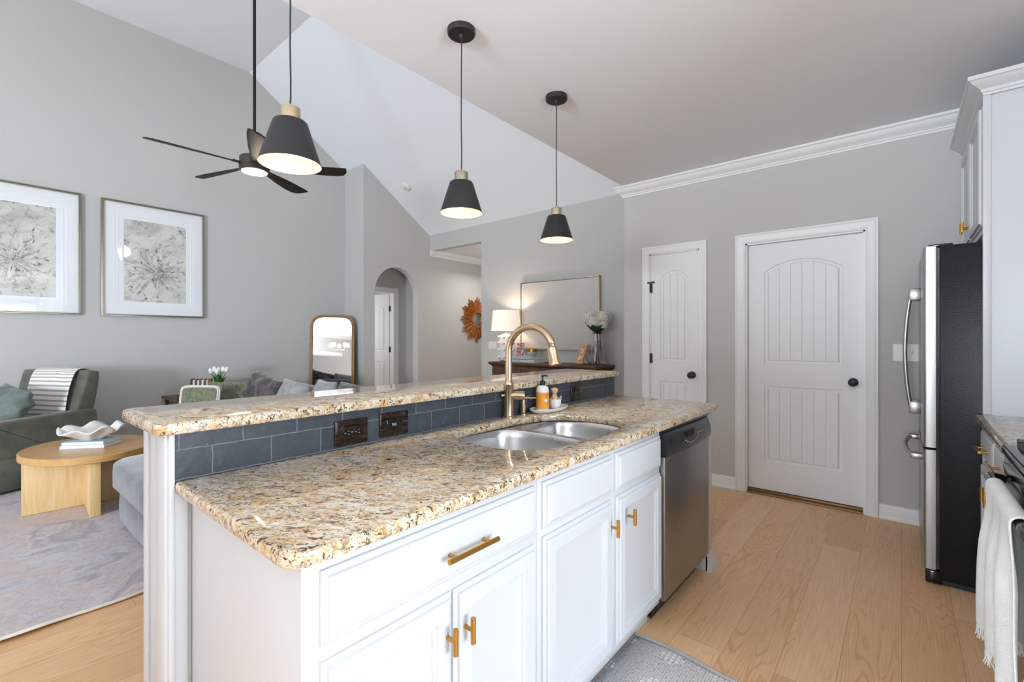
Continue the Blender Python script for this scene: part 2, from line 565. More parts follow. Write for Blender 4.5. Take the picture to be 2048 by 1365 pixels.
class MB:
    def __init__(s):
        s.bm = bmesh.new()

    def box(s, x0, y0, z0, x1, y1, z1, bev=0.0, seg=2):
        vs = [s.bm.verts.new((x, y, z)) for x in (x0, x1) for y in (y0, y1) for z in (z0, z1)]
        fs = [(0, 1, 3, 2), (4, 6, 7, 5), (0, 4, 5, 1), (2, 3, 7, 6), (0, 2, 6, 4), (1, 5, 7, 3)]
        f = [s.bm.faces.new([vs[i] for i in q]) for q in fs]
        if bev > 0:
            e = list({e for q in f for e in q.edges})
            bmesh.ops.bevel(s.bm, geom=e, offset=bev, segments=seg, profile=0.5, affect='EDGES')
        return s

    def loops(s, loops, close=True, cap0=True, cap1=True):
        L = [[s.bm.verts.new(p) for p in lp] for lp in loops]
        n = len(L[0])
        for a, b in zip(L, L[1:]):
            for i in range(n if close else n - 1):
                j = (i + 1) % n
                try:
                    s.bm.faces.new((a[i], a[j], b[j], b[i]))
                except ValueError:
                    pass
        if close:
            if cap0:
                s.bm.faces.new(L[0][::-1])
            if cap1:
                s.bm.faces.new(L[-1])
        return L

    def lathe(s, prof, c=(0, 0, 0), n=32, axis=None, sx=1.0, sy=1.0, caps=True):
        """prof: (radius, height) pairs, about z unless axis (a direction) is given"""
        q = Vector((0, 0, 1)).rotation_difference(Vector(axis)) if axis is not None else None
        c = Vector(c)
        lp = []
        for r, h in prof:
            row = []
            for i in range(n):
                a = 2 * PI * i / n
                p = Vector((r * math.cos(a) * sx, r * math.sin(a) * sy, h))
                if q:
                    p = q @ p
                row.append(c + p)
            lp.append(row)
        s.loops(lp, cap0=caps, cap1=caps)
        return s

    def cyl(s, p, q, r, r2=None, n=20):
        p, q = Vector(p), Vector(q)
        s.lathe([(r, 0), (r if r2 is None else r2, (q - p).length)], p, n, (q - p))
        return s

    def tube(s, pts, r, n=14, caps=True):
        pts = [Vector(p) for p in pts]
        rr = r if isinstance(r, (list, tuple)) else [r] * len(pts)
        up = None
        lp = []
        for i, p in enumerate(pts):
            t = (pts[min(i + 1, len(pts) - 1)] - pts[max(i - 1, 0)]).normalized()
            if up is None:
                up = t.orthogonal().normalized()
            else:
                up = (up - t * up.dot(t)).normalized()
            b = t.cross(up)
            lp.append([p + (up * math.cos(2 * PI * k / n) + b * math.sin(2 * PI * k / n)) * rr[i] for k in range(n)])
        s.loops(lp, cap0=caps, cap1=caps)
        return s

    def sphere(s, c, r, sz=(1, 1, 1), n=16, m=10):
        prof = [(r * math.sin(PI * k / m) + 1e-5, -r * math.cos(PI * k / m)) for k in range(m + 1)]
        c = Vector(c)
        s.loops([[c + Vector((p * math.cos(2 * PI * i / n) * sz[0], p * math.sin(2 * PI * i / n) * sz[1], h * sz[2])) for i in range(n)] for p, h in prof])
        return s

    def prism(s, poly, O, U, V, N, d0, d1, bev=0.0):
        """poly in (u,v); extruded from d0 to d1 along N; optional chamfer on the d1 side"""
        O, U, V, N = map(Vector, (O, U, V, N))
        P = lambda pl, d: [O + U * a + V * b + N * d for a, b in pl]
        lp = [P(poly, d0)]
        if bev > 0:
            lp += [P(poly, d1 - bev), P(inset(poly, bev), d1)]
        else:
            lp += [P(poly, d1)]
        s.loops(lp)
        return s

    def faces_uv(s, rows):
        """open grid with uv"""
        uvl = s.bm.loops.layers.uv.verify()
        nr, nc = len(rows), len(rows[0])
        L = [[s.bm.verts.new(p) for p in r] for r in rows]
        for i in range(nr - 1):
            for j in range(nc - 1):
                f = s.bm.faces.new((L[i][j], L[i][j + 1], L[i + 1][j + 1], L[i + 1][j]))
                for l, (a, b) in zip(f.loops, ((i, j), (i, j + 1), (i + 1, j + 1), (i + 1, j))):
                    l[uvl].uv = (b / (nc - 1), a / (nr - 1))
        return L

    def xf(s, mtx):
        bmesh.ops.transform(s.bm, matrix=mtx, verts=s.bm.verts)
        return s

    def build(s, name, m, parent=None, label=None, angle=35, off=None, solid=0, subd=0):
        me = bpy.data.meshes.new(name)
        bmesh.ops.recalc_face_normals(s.bm, faces=s.bm.faces)
        o3 = off if off is not None else (OFF.get(parent.name, (0, 0, 0)) if parent else (0, 0, 0))
        if tuple(o3) != (0, 0, 0):
            bmesh.ops.translate(s.bm, vec=-Vector(o3), verts=s.bm.verts)
        s.bm.to_mesh(me)
        s.bm.free()
        for p in me.polygons:
            p.use_smooth = True
        me.set_sharp_from_angle(angle=R(angle))
        for mm in (m if isinstance(m, list) else [m]):
            me.materials.append(mm)
        o = bpy.data.objects.new(name, me)
        C.objects.link(o)
        if parent:
            o.parent = parent
            OFF[o.name] = o3
        elif off is not None:
            o.location = off
            OFF[o.name] = off
        if label:
            o['label'] = label
        if solid:
            md = o.modifiers.new('thickness', 'SOLIDIFY')
            md.thickness = solid
            md.offset = 0
        if subd:
            md = o.modifiers.new('smooth', 'SUBSURF')
            md.levels = md.render_levels = subd
        return o


def inset(poly, d):
    n = len(poly)
    area = sum(poly[i][0] * poly[(i + 1) % n][1] - poly[(i + 1) % n][0] * poly[i][1] for i in range(n))
    sg = 1 if area > 0 else -1
    out = []
    for i in range(n):
        p0, p1, p2 = Vector(poly[i - 1]), Vector(poly[i]), Vector(poly[(i + 1) % n])
        e1, e2 = (p1 - p0).normalized(), (p2 - p1).normalized()
        n1, n2 = Vector((-e1.y, e1.x)) * sg, Vector((-e2.y, e2.x)) * sg
        b = n1 + n2
        k = d / max(0.35, (b.length / 2) ** 2) / 2
        out.append(tuple(p1 + b * k))
    return out


def thing(name, label, cat, loc=(0, 0, 0), rz=0, group=None, world=True):
    o = bpy.data.objects.new(name, None)
    C.objects.link(o)
    o.location = loc
    o.rotation_euler = (0, 0, rz)
    o.empty_display_size = 0.1
    if world:
        OFF[o.name] = tuple(loc)
    return tag(o, label, cat, group)


def tag(o, label, cat, group=None):
    o['label'] = label
    o['category'] = cat
    if group:
        o['group'] = group
    return o


def struct(o):
    o['kind'] = 'structure'
    return o


def copy_tree(o, parent=None):
    c = o.copy()
    C.objects.link(c)
    c.parent = parent
    for ch in list(o.children):
        copy_tree(ch, c)
    return c


def fillet(pts, r, seg=6):
    """round the corners of a polygon; r a number or a list"""
    out = []
    n = len(pts)
    for i in range(n):
        rr = r[i] if isinstance(r, (list, tuple)) else r
        p0, p1, p2 = Vector(pts[i - 1]), Vector(pts[i]), Vector(pts[(i + 1) % n])
        if rr <= 0:
            out.append(tuple(p1))
            continue
        a, b = (p0 - p1).normalized() * rr, (p2 - p1).normalized() * rr
        for k in range(seg + 1):
            t = k / seg
            out.append(tuple(p1 + a * (1 - t) ** 2 + b * t ** 2))
    return out


def chaikin(p, it=2):
    for _ in range(it):
        q = []
        for i in range(len(p)):
            a, b = p[i], p[(i + 1) % len(p)]
            q += [(a[0] * .75 + b[0] * .25, a[1] * .75 + b[1] * .25), (a[0] * .25 + b[0] * .75, a[1] * .25 + b[1] * .75)]
        p = q
    return p


def slab(mb, outer, holes, z0, z1, r=0.008):
    """stone slab with eased edges; outer counter-clockwise"""
    bm = mb.bm

    def wall(poly, inward):
        prof = [(r * .35, z0), (0, z0 + r * .5), (0, z1 - r), (r * .3, z1 - r * .3), (r, z1)]
        lps = []
        for d, z in prof:
            pl = inset(poly, d if inward else -d) if d else poly
            lps.append([bm.verts.new((x, y, z)) for x, y in pl])
        for a, b in zip(lps, lps[1:]):
            for i in range(len(a)):
                j = (i + 1) % len(a)
                bm.faces.new((a[i], a[j], b[j], b[i]))
        return lps
    ws = [wall(outer, True)] + [wall(h, False) for h in holes]
    for k in (0, -1):
        es = []
        for lps in ws:
            v = lps[k]
            for i in range(len(v)):
                e = bm.edges.get((v[i], v[(i + 1) % len(v)]))
                es.append(e)
        bmesh.ops.triangle_fill(bm, use_beauty=True, use_dissolve=False, edges=es)
    return mb


def rect_panel(mb, O, U, V, N, w, h, prof, back=0.0):
    """framed panel: rect loops at (inset, height) steps, filled in the middle"""
    O, U, V, N = map(Vector, (O, U, V, N))
    lp = []
    for d, z in prof:
        lp.append([O + U * a + V * b + N * z for a, b in ((d, d), (w - d, d), (w - d, h - d), (d, h - d))])
    mb.loops(lp)
    return mb


DOOR_PROF = [(0, 0), (0, .007), (.004, .010), (.010, .011), (.012, .018), (.017, .021), (.050, .021), (.053, .015), (.060, .014), (.063, .008), (.071, .006)]
DRAWER_PROF = [(0, 0), (0, .007), (.004, .010), (.011, .011), (.013, .017), (.022, .021)]


def superbox(mb, c, sx, sy, sz, e=0.35, n=24, m=14, amp=0.0, seed=0, mtx=None):
    """soft cushion: a superellipsoid with optional wrinkles"""
    def sp(v, p):
        return math.copysign(abs(v) ** p, v)
    lp = []
    for k in range(m + 1):
        ph = -PI / 2 + PI * k / m
        row = []
        for i in range(n):
            th = 2 * PI * i / n
            x = sp(math.cos(ph), e) * sp(math.cos(th), e)
            y = sp(math.cos(ph), e) * sp(math.sin(th), e)
            z = sp(math.sin(ph), e * 1.3)
            p = Vector((x * sx / 2, y * sy / 2, z * sz / 2))
            if amp:
                d = noise.noise(p * 7 + Vector((seed, seed * 2, 0))) + 0.5 * noise.noise(p * 17 + Vector((seed, 0, 3)))
                p += p.normalized() * d * amp
            if mtx:
                p = mtx @ p
            row.append(Vector(c) + p)
        lp.append(row)
    mb.loops(lp)
    return mb


def pillow_mb(w, h, t, seed=0, wr=0.01, n=26):
    """pillow in the xz plane, thickness along y, centred"""
    mb = MB()
    grid = {}
    for side in (1, -1):
        for i in range(n + 1):
            for j in range(n + 1):
                u, v = -1 + 2 * i / n, -1 + 2 * j / n
                edge = (i in (0, n)) or (j in (0, n))
                if edge and side == -1:
                    grid[(side, i, j)] = grid[(1, i, j)]
                    continue
                k = (max(0, 1 - abs(u) ** 3.2) * max(0, 1 - abs(v) ** 3.2)) ** 0.55
                pin = 1 - 0.07 * (1 - (u * v) ** 2)
                x = u * w / 2 * (1 - 0.06 * (1 - abs(v)) * abs(u) ** 6)
                z = v * h / 2 * (1 - 0.07 * (1 - abs(u)) * abs(v) ** 6)
                y = side * t / 2 * k
                q = Vector((x * 6, z * 9 + 0.6 * x * 6, seed))
                y += side * k ** .5 * wr * (noise.noise(q) + 0.7 * noise.noise(q * 2.3))
                grid[(side, i, j)] = mb.bm.verts.new((x, y, z))
    for side in (1, -1):
        for i in range(n):
            for j in range(n):
                f = [grid[(side, i, j)], grid[(side, i + 1, j)], grid[(side, i + 1, j + 1)], grid[(side, i, j + 1)]]
                try:
                    mb.bm.faces.new(f)
                except ValueError:
                    pass
    return mb


# ================================================================== SETTING
XL, XA, YJ, YF, YK, XR = -6.62, -6.107, 3.845, 5.10, 4.19, 0.92
XK = -2.06      # edge of the flat kitchen ceiling
ZK, ZT = 2.74, 4.80
YC, SL = 2.47, 0.681
YB = -5.5
XN = 3.6   # nook reaches further right behind the camera
T = 0.12


def zc(y):
    return min(ZT, 3.006 + (YF - y) * SL)


mb = MB().box(-9.2, YB - T, -0.08, 4.0, 8.4, 0.0)
struct(mb.build('floor', M['floor']))


def wall_poly(name, poly, O, U, V, N, th=T, holes=(), m=None):
    """wall from a polygon (u,v) with holes, extruded by th along -N"""
    mb = MB()
    bm = mb.bm
    O, U, V, N = map(Vector, (O, U, V, N))
    rings = []
    for d in (0, -th):
        rr = []
        for pl in [poly] + list(holes):
            rr.append([bm.verts.new(O + U * a + V * b + N * d) for a, b in pl])
        rings.append(rr)
        es = []
        for v in rr:
            for i in range(len(v)):
                es.append(bm.edges.new((v[i], v[(i + 1) % len(v)])))
        bmesh.ops.triangle_fill(bm, use_beauty=True, edges=es)
    for a, b in zip(rings[0], rings[1]):
        for i in range(len(a)):
            j = (i + 1) % len(a)
            bm.faces.new((a[i], a[j], b[j], b[i]))
    return struct(mb.build(name, m or M['wall'], angle=20))


X_, Y_, Z_ = (1, 0, 0), (0, 1, 0), (0, 0, 1)
# left wall with the sloping top and a doorway behind the arch
DH0, DH1, DHZ = 3.98, 4.76, 2.05
wall_poly('wall_left', [(YB, 0), (YF + 3.0, 0), (YF + 3.0, 2.9), (YF, zc(YF)), (YC, ZT), (YB, ZT)], (XL, 0, 0), Y_, Z_, X_,
          holes=[[(DH0, 0.0005), (DH1, 0.0005), (DH1, DHZ), (DH0, DHZ)]])
# arch wall, with its short return at YJ
arc = [(4.035, 0.0005), (4.857, 0.0005)] + [(4.446 + 0.411 * math.cos(a), 1.965 + 0.425 * math.sin(a)) for a in [PI * k / 24 for k in range(25)]]
wall_poly('wall_arch', [(YJ, 0), (YF + 3.0, 0), (YF + 3.0, 2.84), (YF + 0.02, 2.84), (YF, zc(YF)), (YJ, zc(YJ))], (XA, 0, 0), Y_, Z_, X_, th=0.13,
          holes=[arc])
wall_poly('wall_return', [(XL, 0), (XA - .1302, 0), (XA - .1302, zc(YJ)), (XL, zc(YJ))], (0, YJ, 0), X_, Z_, (0, -1, 0), th=0.12)
# lowered ceiling inside the little vestibule behind the arch
struct(MB().box(XL, YJ + .12, 2.55, XA - .13, YF + .4, 2.6).build('ceiling_vestibule', M['ceiling']))
struct(MB().box(XL, 4.98, 0, XA - .13, 5.1, 2.6).build('wall_vestibule', M['wall']))
# dining wall with the hall opening on its left
wall_poly('wall_dining', [(-4.892, 0), (-2.085, 0), (-2.085, 3.02), (XA, 3.02), (XA, 2.745), (-4.892, 2.745)], (0, YF, 0), X_, Z_, (0, -1, 0), th=0.11)
# hall beyond
struct(MB().box(-4.9, YF + .11, 0, -4.78, 8.1, 2.76).build('wall_hall', M['wall']))
struct(MB().box(XA, 8.1, 0, -4.78, 8.2, 2.8).build('wall_hall_end', M['wall']))
struct(MB().box(XA, YF + .11, 2.76, -4.78, 8.2, 2.84).build('ceiling_hall', M['ceiling']))
# pantry wall (two doors) and its return to the dining wall
P0, P1, PZ = -1.822, -1.364, 2.062
G0, G1, GZ = -0.99, -0.20, 2.052
wall_poly('wall_pantry', [(-2.085, 0), (XR + T, 0), (XR + T, ZK), (-2.085, ZK)], (0, YK, 0), X_, Z_, (0, -1, 0), th=0.11,
          holes=[[(P0, 0.0005), (P1, 0.0005), (P1, PZ), (P0, PZ)], [(G0, 0.0005), (G1, 0.0005), (G1, GZ), (G0, GZ)]])
struct(MB().box(-2.085, YK + .11, 0, -1.965, YF, 3.02).build('wall_pantry_return', M['wall']))
struct(MB().box(-2.0, YK + 1.0, 0, 1.0, YK + 1.1, 2.7).build('wall_closet', M['wall']))
# gable face above the kitchen ceiling edge, kitchen ceiling, vaulted ceiling
struct(MB().box(XK, YB, ZK + 0.0005, XK + .1, YF, ZT + .1).build('wall_gable', M['wall']))
struct(MB().box(XK, YB, ZK, XN + T, YK, ZK + .06).build('ceiling_kitchen', M['ceiling']))
struct(MB().box(XL - T, YB, ZT, XK + .05, YC, ZT + .1).build('ceiling_living', M['ceiling']))
mb = MB()
O = [(y, zc(y)) for y in (YC, YF + .15)]
mb.loops([[(x, YC, ZT), (x, YF + .15, 3.006 - .15 * SL), (x, YF + .15, 3.106 - .15 * SL), (x, YC, ZT + .1)] for x in (XL - T, XK + .05)])
struct(mb.build('ceiling_slope', M['ceiling']))
# right wall, nook walls, rear wall with windows
struct(MB().box(XR, 1.45, 0, XR + T, YK, ZK).build('wall_right', M['wall']))
struct(MB().box(XR + T, 1.45, 0, XN, 1.45 + T, ZK).build('wall_nook', M['wall']))
WZ0, WZ1 = 0.75, 2.02
wall_poly('wall_nook_right', [(YB, 0), (1.45, 0), (1.45, ZK), (YB, ZK)], (XN, 0, 0), Y_, Z_, (-1, 0, 0),
          holes=[[(-5.1, WZ0), (-4.3, WZ0), (-4.3, WZ1), (-5.1, WZ1)], [(-.6, .45), (1.3, .45), (1.3, 2.1), (-.6, 2.1)]])
wall_poly('wall_rear', [(XL, 0), (XN, 0), (XN, ZK), (XK, ZK), (XK, ZT), (XL, ZT)], (0, YB, 0), X_, Z_, (0, 1, 0),
          holes=[[(-6.0, .3), (-4.45, .3), (-4.45, 2.5), (-6.0, 2.5)], [(-4.2, .3), (-2.65, .3), (-2.65, 2.5), (-4.2, 2.5)],
                 [(-1.7, WZ0), (-.2, WZ0), (-.2, WZ1), (-1.7, WZ1)], [(.45, WZ0), (1.85, WZ0), (1.85, WZ1), (.45, WZ1)]])
# unseen half wall added to keep rear window light off the island end
struct(MB().box(-2.0, -2.6, 0, -.45, -2.48, 1.62).build('wall_light_blocker', M['wall']))
# room behind the ajar door
struct(MB().box(-9.1, 3.2, 0, -9.0, 5.9, 2.6).build('wall_bedroom', M['wall']))
struct(MB().box(-9.0, 5.8, 0, XL - T, 5.9, 2.6).build('wall_bedroom_side', M['wall']))
struct(MB().box(-9.0, 3.2, 0, XL - T, 3.3, 2.6).build('wall_bedroom_front', M['wall']))
struct(MB().box(-9.1, 3.2, 2.6, XL - T, 5.9, 2.66).build('ceiling_bedroom', M['ceiling']))


# ------------------------------------------------------------------ crown, baseboard, casings
CROWN = [(0, 0), (.012, 0), (.014, -.016), (.022, -.020), (.030, -.034), (.052, -.052), (.064, -.074), (.070, -.082), (.078, -.086), (.082, -.098), (.090, -.102)]
# (distance from ceiling front edge inwards as drop) -> build as polygon: (out, down)
CR = [(.086, 0), (.086, -.014), (.080, -.018), (.072, -.022), (.064, -.040), (.046, -.056), (.030, -.064), (.022, -.072), (.022, -.080), (.012, -.084), (.012, -.096), (0, -.100), (0, 0)]


def run(mb, prof, p0, p1, out, m0=0.0, m1=0.0):
    """extrude (out, up) profile from p0 to p1; m0/m1 = mitre: end shifts by m*out"""
    p0, p1, out = Vector(p0), Vector(p1), Vector(out)
    d = (p1 - p0).normalized()
    mb.loops([[p0 + out * a + Vector((0, 0, b)) + d * (a * m0) for a, b in prof], [p1 + out * a + Vector((0, 0, b)) + d * (a * m1) for a, b in prof]])
    return mb


mb = MB()
run(mb, CR, (-2.085, YK, ZK), (XR, YK, ZK), (0, -1, 0), -0.9, 0)
struct(mb.build('trim_crown_pantry', M['trim'], angle=25))
mb = MB()
run(mb, CR, (XA, YF + 0.01, 2.757), (XA, 8.1, 2.757), (1, 0, 0))
struct(mb.build('trim_crown_hall', M['trim'], angle=25))
mb = MB()
run(mb, CR, (XK, YB, ZK), (XN, YB, ZK), (0, 1, 0))
struct(mb.build('trim_crown_rear', M['trim'], angle=25))
mb = MB()
run(mb, CR, (XN, YB, ZK), (XN, 1.45, ZK), (-1, 0, 0))
struct(mb.build('trim_crown_nook', M['trim'], angle=25))
BASE = [(0, 0), (.022, 0), (.022, .012), (.016, .020), (.013, .024), (.013, .082), (.010, .094), (.004, .100), (0, .100)]


def baseboard(name, segs, out):
    mb = MB()
    for a, b in segs:
        run(mb, BASE, a, b, out)
    return struct(mb.build(name, M['trim'], angle=25))


baseboard('baseboard_pantry', [((-2.085, YK, 0), (P0 - .07, YK, 0)), ((P1 + .065, YK, 0), (G0 - .078, YK, 0)), ((G1 + .078, YK, 0), (XR, YK, 0))], (0, -1, 0))
baseboard('baseboard_dining', [((-4.892, YF, 0), (-2.085, YF, 0))], (0, -1, 0))
baseboard('baseboard_left', [((XL, YB, 0), (XL, YJ, 0))], (1, 0, 0))
baseboard('baseboard_arch', [((XA, YJ, 0), (XA, 4.035, 0)), ((XA, 4.857, 0), (XA, 8.1, 0))], (1, 0, 0))


def casing(name, O, U, N, x0, x1, z1, w=.075, jamb=0.11, m=None):
    """three-sided stepped door casing around an opening x0..x1 (along U), plus jamb lining"""
    mb = MB()
    O, U, N = map(Vector, (O, U, N))
    prof = [(0, 0), (0, .010), (.008, .013), (.018, .011), (.030, .014), (w - .022, .018), (w - .016, .016), (w - .010, .020), (w, .020), (w, 0)]
    lps = []
    for d, hgt in prof:
        lps.append([O + U * (x0 - d) + N * hgt, O + U * (x0 - d) + Vector((0, 0, z1 + d)) + N * hgt,
                    O + U * (x1 + d) + Vector((0, 0, z1 + d)) + N * hgt, O + U * (x1 + d) + N * hgt])
    mb.loops(lps, close=False)
    # jamb lining
    t = .012
    for a, b in ((x0, x0 + t), (x1 - t, x1)):
        lp = [[O + U * q + Vector((0, 0, z)) + N * n for q, n in ((a, -.0), (b, -.0), (b, -jamb), (a, -jamb))] for z in (0, z1)]
        mb.loops(lp)
    mb.loops([[O + U * q + Vector((0, 0, z)) + N * n for q, n in ((x0, 0), (x1, 0), (x1, -jamb), (x0, -jamb))] for z in (z1 - t, z1)])
    return struct(mb.build(name, m or M['trim'], angle=20))


casing('trim_pantry_casing', (0, YK, 0), X_, (0, -1, 0), P0, P1, PZ, .065)
casing('trim_garage_casing', (0, YK, 0), X_, (0, -1, 0), G0, G1, GZ, .075)
casing('trim_hall_casing', (XL, 0, 0), Y_, (1, 0, 0), DH0, DH1, DHZ, .07)


def door_mesh(w, h, planks):
    """two-panel arched plank door; local: u 0..w along +x, z up, front towards -y, 35 mm thick"""
    mb = MB()
    bm = mb.bm
    st = w * 0.155 if w > .6 else w * .2
    a0, a1 = st, w - st
    zb0, zb1 = .235 * h / 2.03, .86 * h / 2.03
    zt0, zt1, rise = 1.045 * h / 2.03, 1.80 * h / 2.03, .085 if w > .6 else .075
    low = [(a0, zb0), (a1, zb0), (a1, zb1), (a0, zb1)]
    n = 14
    top = [(a0, zt0), (a1, zt0)] + [(a1 + (a0 - a1) * k / n, zt1 + rise * (1 - (2 * k / n - 1) ** 2)) for k in range(n + 1)]
    P = lambda pl, y: [bm.verts.new((x, y, z)) for x, z in pl]
    outer = P([(0, 0), (w, 0), (w, h), (0, h)], 0)
    back = P([(0, 0), (w, 0), (w, h), (0, h)], .035)
    bm.faces.new(back)
    for i in range(4):
        bm.faces.new((outer[i], outer[(i + 1) % 4], back[(i + 1) % 4], back[i]))
    rings = []
    for poly in (low, top):
        steps = [(0, 0), (.004, .007), (.012, .009), (.020, .0095), (.030, .0045)]
        lps = [P(inset(poly, d) if d else poly, y) for d, y in steps]
        rings.append(lps[0])
        for A, B in zip(lps, lps[1:]):
            for i in range(len(A)):
                j = (i + 1) % len(A)
                bm.faces.new((A[i], A[j], B[j], B[i]))
        # field filled by a recessed plate plus raised planks
        bm.faces.new(P(inset(poly, .028), .0085))
        ins = inset(poly, .030)
        x0, x1 = ins[0][0], ins[1][0]
        zlo = ins[0][1]
        tops = [q for q in ins[2:]]

        def ztop(x):
            pts = sorted(tops)
            for (xa, za), (xb, zb) in zip(pts, pts[1:]):
                if xa <= x <= xb and xb > xa:
                    return za + (zb - za) * (x - xa) / (xb - xa)
            return pts[0][1] if x < pts[0][0] else pts[-1][1]
        for k in range(planks):
            xa, xb = x0 + (x1 - x0) * k / planks, x0 + (x1 - x0) * (k + 1) / planks
            e = .0028
            pl = [(xa, zlo), (xb, zlo)] + [(xb + (xa - xb) * q / 5, ztop(xb + (xa - xb) * q / 5)) for q in range(6)]
            pf = [(xa + e, zlo), (xb - e, zlo)] + [(xb - e + (xa - xb + 2 * e) * q / 5, ztop(xb - e + (xa - xb + 2 * e) * q / 5)) for q in range(6)]
            A, B = P(pl, .0085), P(pf, .0045)
            for i in range(len(A)):
                j = (i + 1) % len(A)
                bm.faces.new((A[i], A[j], B[j], B[i]))
            bm.faces.new(B)
    es = []
    for v in [outer] + rings:
        for i in range(len(v)):
            a, b = v[i], v[(i + 1) % len(v)]
            es.append(bm.edges.get((a, b)) or bm.edges.new((a, b)))
    bmesh.ops.triangle_fill(bm, use_beauty=True, edges=es)
    return mb


def knob(mb, c, d):
    mb.lathe([(.002, 0), (.030, .0), (.031, .004), (.024, .009), (.012, .012), (.011, .028), (.020, .034), (.028, .046), (.029, .056), (.024, .066), (.012, .071), (.001, .072)], c, 28, d)
    return mb


def hinge(mb, x, y, z, h=.09):
    mb.cyl((x, y, z), (x, y, z + h), .0065, n=12)
    mb.box(x - .004, y, z, x + .018, y + .004, z + h)
    return mb


# pantry door (flush in its opening) and garage door (set back)
d1 = door_mesh(P1 - P0 - .028, PZ - .022, 3).build('door_1', M['door'], off=(0, 0, 0), angle=25)
d1.location = (P0 + .014, YK + .003, .008)
struct(d1)
k = MB()
knob(k, (P1 - P0 - .075, 0, .935), (0, -1, 0)).build('door_knob', M['black'], d1)
for z in (1.69, 1.03, .25):
    h = MB()
    hinge(h, -.004, -.007, z)
    if z > 1.6:
        h.cyl((-.022, -.012, z + .095), (.03, -.03, z + .095), .005, n=10)
        h.lathe([(.001, 0), (.010, 0), (.010, .008), (.001, .008)], (.03, -.03, z + .095), 12, (1, -.3, 0))
        h.lathe([(.001, 0), (.010, 0), (.010, .008), (.001, .008)], (-.026, -.014, z + .095), 12, (1, -.3, 0))
    h.build('hinge', M['black'], d1)
MB().box(P1 - P0 - .028, .002, .92, P1 - P0 - .020, .006, .99).build('strike_plate', M['black'], d1)
d2 = door_mesh(G1 - G0 - .028, GZ - .05, 6).build('door_2', M['door'], off=(0, 0, 0), angle=25)
d2.location = (G0 + .014, YK + .035, .036)
struct(d2)
k = MB()
knob(k, (G1 - G0 - .085, 0, .91), (0, -1, 0)).build('door_knob', M['black'], d2)
mb = MB()
mb.box(G0 + .012, YK - .015, 0, G1 - .012, YK + .09, .012, .003)
mb.box(G0 + .012, YK + .022, .012, G1 - .012, YK + .09, .030, .003)
struct(mb.build('trim_threshold', M['thresh']))
# ajar hall door: hinged on the right jamb, swung into the room beyond
d3 = door_mesh(.74, 2.02, 4)
d3.bm.transform(Matrix.Translation((-.74, 0, 0)))
d3 = d3.build('door_3', M['door'], off=(0, 0, 0), angle=25)
d3.location = (XL - .115, DH1 - .018, .01)
d3.rotation_euler = (0, 0, R(8))
struct(d3)
for z in (1.72, 1.02, .25):
    hm = MB().box(.0, -.006, z, .03, .0, z + .095)
    hm.cyl((.006, -.008, z), (.006, -.008, z + .095), .008, n=10)
    hm.build('hinge', M['black'], d3)


# ------------------------------------------------------------------ windows behind the camera (some seen in the mirror, the last added for light)
def window(n, O, U, N, w, z0, z1, blinds=False):
    O, U, N = map(Vector, (O, U, N))

    def bx(mb, a0, a1, b0, b1, d0, d1):
        pts = [[O + U * a + Vector((0, 0, b)) + N * d for a, b in ((a0, b0), (a1, b0), (a1, b1), (a0, b1))] for d in (d0, d1)]
        mb.loops(pts)
    mb = MB()
    c = .07
    for q in ((-c, 0, z0 - c, z1 + c), (w, w + c, z0 - c, z1 + c), (0, w, z1, z1 + c), (-.1, w + .1, z0 - c, z0)):
        bx(mb, q[0], q[1], q[2], q[3], 0, .02)
    f = .035
    for q in ((0, f, z0, z1), (w - f, w, z0, z1), (0, w, z0, z0 + f), (0, w, z1 - f, z1), (0, w, (z0 + z1) / 2 - .02, (z0 + z1) / 2 + .02), (w / 2 - .015, w / 2 + .015, z0, z1)):
        bx(mb, q[0], q[1], q[2], q[3], -.09, -.05)
    o = struct(mb.build('window_%d' % n, M['trim'], angle=20))
    if blinds:
        mb = MB()
        nz = int((z1 - z0) / .055)
        for i in range(nz):
            z = z0 + .03 + i * .055
            pts = [[O + U * a + Vector((0, 0, z + dz)) + N * d for dz, d in ((-.014, -.022), (-.011, -.022), (.017, .016), (.014, .016))] for a in (.01, w - .01)]
            mb.loops(pts)
        bx(mb, .0, w, z1 - .05, z1 + .01, -.03, .03)
        b = mb.build('blind', M['white'])
        tag(b, 'white slatted blind over nook window, seen only in floor mirror' if n == 4 else 'white slatted blind behind the viewer, window %d' % n, 'blind')
    return o


window(1, (-6.0, YB, 0), X_, (0, 1, 0), 1.55, .3, 2.5)
window(2, (-4.2, YB, 0), X_, (0, 1, 0), 1.55, .3, 2.5)
window(3, (-1.7, YB, 0), X_, (0, 1, 0), 1.5, WZ0, WZ1)
window(4, (.45, YB, 0), X_, (0, 1, 0), 1.4, WZ0, WZ1, True)
window(5, (XN, -4.3, 0), (0, -1, 0), (-1, 0, 0), .8, WZ0, WZ1)
window(6, (XN, 1.3, 0), (0, -1, 0), (-1, 0, 0), 1.9, .45, 2.1)  # unseen window added as an opening for the side lamp

# ================================================================== ISLAND
IX0, IX1, CT = -1.437, -.787, .90        # counter back (tile face) and front edge, counter top height
IY0, IY1 = .355, 2.735
BT = 1.054                                # bar top height

